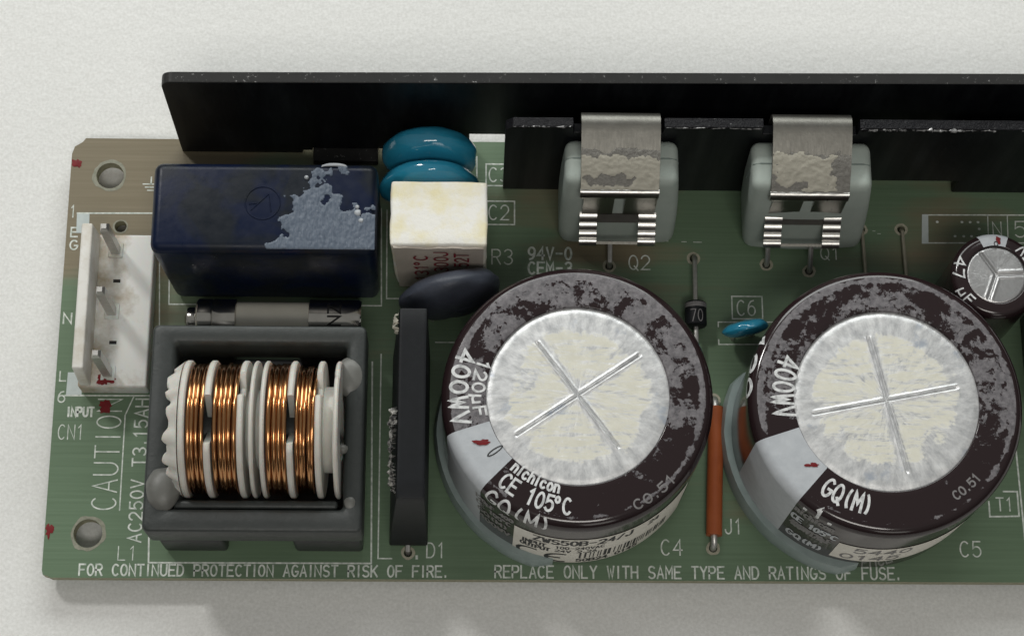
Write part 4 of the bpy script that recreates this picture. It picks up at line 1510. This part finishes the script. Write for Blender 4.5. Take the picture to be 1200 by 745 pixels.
# ------------------------------------------------------------------ white input connector with three pins
def connector():
    g = G()
    g.add(*rbox(3.0, 11.3, 22.7, 42.3, 0.05, 3.2, 0.3))
    o = g.mk('pin_header', 'header_nylon', root, label='dirty white three pin connector at the board end')

    def tp(x, y, z):
        return x + (0.18 if z > 6 and x < 3.2 else 0), y - (0.5 * (z - 3) / 6 if y > 40 and z > 3 else 0) + (0.7 * (z - 3) / 6 if y < 24 and z > 3 else 0), z
    mk('locking_wall', *rbox(3.25, 4.6, 22.8, 42.25, 3.1, 8.6, 0.25, 3, tp), 'header_wall', o)
    for yy in (40.2, 32.25, 24.4):
        g = G()
        t_ = 0.52
        pr = [(t_, 2.9), (t_, 11.3), (t_ * 0.55, 11.9)]
        v = []
        for q, z in pr:
            v += [(-q, -q, z), (q, -q, z), (q, q, z), (-q, q, z)]
        f = [(8, 9, 10, 11)]
        for k in range(2):
            for j in range(4):
                j2 = (j + 1) % 4
                f.append((k * 4 + j, k * 4 + j2, k * 4 + 4 + j2, k * 4 + 4 + j))
        mk('pin', v, f, 'tinned', o, org=(6.6, yy, 0), smooth=False)
        mk('pin_socket', *rbox(5.7, 7.5, yy - 0.95, yy + 0.95, 3.15, 3.35, 0.08, 1), 'header_nylon', o)
    for yy in (36.2, 28.3):
        mk('slot_shade', *rbox(6.5, 7.4, yy - 0.22, yy + 0.22, 3.0, 3.215, 0.02, 1), 'hole_dark', o)  # solid dark plate, the recess shade is put into its colour
    mk('red_ink_mark', *ink(6.3, 23.6, 3.3, 1.0, 0.75, 13.0), 'red_ink', o)


connector()

# ------------------------------------------------------------------ axial diode, jumper, wire links
dg = mk('diode', *lathe([(0.01, -1.6), (1.1, -1.6), (1.32, -1.45), (1.35, -1.3), (1.35, 1.3), (1.32, 1.45), (1.1, 1.6), (0.01, 1.6)], 32, 'Y'), 'black_resin', root, org=(78.42, 32.9, 1.75), label='small black axial diode beside the blue C6 capacitor')
mk('lead', *tube([(78.55, 40.86, -1.2), (78.55, 40.86, 0.7), (78.54, 40.5, 1.35), (78.5, 39.8, 1.6), (78.42, 34.5, 1.75)], 0.3, 8), 'tinned', dg)
mk('lead', *tube([(78.42, 31.3, 1.75), (78.42, 28.0, 1.7), (78.42, 27.0, 1.2), (78.42, 26.6, -1.2)], 0.3, 8), 'tinned', dg)
st, _ = layout('70', 1.5, 1.5)
ribbons(st, 0.12, lambda u, v_, h: (78.42 + (1.36 + h) * math.sin((u - 0.75) / 1.35), 31.7 + v_, 1.75 + (1.36 + h) * math.cos((u - 0.75) / 1.35)), step=0.25, lift=0.02).mk('lettering', 'dim_print', dg, smooth=False)
mk('cathode_band', *lathe([(1.36, 0.75), (1.375, 0.8), (1.375, 1.3), (1.36, 1.35)], 32, 'Y'), 'dim_print', dg, org=(78.42, 32.9, 1.75))

jw = mk('jumper_wire', *tube([(80.55, 21.2, 1.2), (80.5, 17, 1.15), (80.2, 11, 1.1), (79.98, 5.3, 1.1)], 0.98, 20), 'orange_insulation', root, label='orange insulated jumper wire between the two big capacitors')
mk('lead', *tube([(79.98, 5.4, 1.1), (79.97, 4.5, 1.05), (79.95, 4.1, 0.7), (79.95, 3.96, 0.1), (79.95, 3.96, -1.3)], 0.4, 10), 'tinned', jw)
mk('lead', *tube([(80.55, 21.0, 1.2), (80.58, 21.9, 1.1), (80.6, 22.3, 0.6), (80.6, 22.4, -1.3)], 0.4, 10), 'tinned', jw)
for i, (xa, lab) in enumerate(((99.92, 'bare wire link nearest the grey rubber cap of Q1'), (105.03, 'bare wire link nearest the small capacitor and marking table'))):
    mk('wire_link', *tube([(xa, 44.94, -1.3), (xa, 44.94, 0.1), (xa + 0.02, 44.6, 0.5), (xa + 0.12, 41, 0.55), (xa + 0.28, 34.0, 0.5), (xa + 0.28, 33.6, -1.3)], 0.24, 8), 'aged_wire', root, label=lab)

# edge of the transformer that begins at the picture's border
tr = mk('transformer', *rbox(119.2, 136.0, 19.0, 33.4, 0.1, 14.0, 0.5), 'black_plastic', root, label='black transformer body at the cut-off end of the board')
mk('tape_wrap', *rbox(121.0, 134.0, 18.6, 33.8, 2.0, 12.0, 0.4), 'anodised', tr)

# cut lead stubs and standoff bumps that carry the board above the worktop
for k, (lx, ly) in enumerate(((6.6, 40.2), (6.6, 24.4), (52.0, 17.0), (72.0, 17.0), (90.0, 17.0), (108.0, 17.0), (67.9, 39.75), (93.06, 39.3), (16.0, 41.0), (37.0, 41.0), (16.0, 5.2), (36.0, 26.0), (124.0, 48.0), (124.0, 6.0))):
    mk('solder_joint', *lathe([(0.01, TZ + 0.02), (0.45, TZ + 0.05), (0.6, -2.8), (1.2, -1.9), (1.5, -1.58)], 14), 'tinned', BOARD, org=(lx, ly, 0))
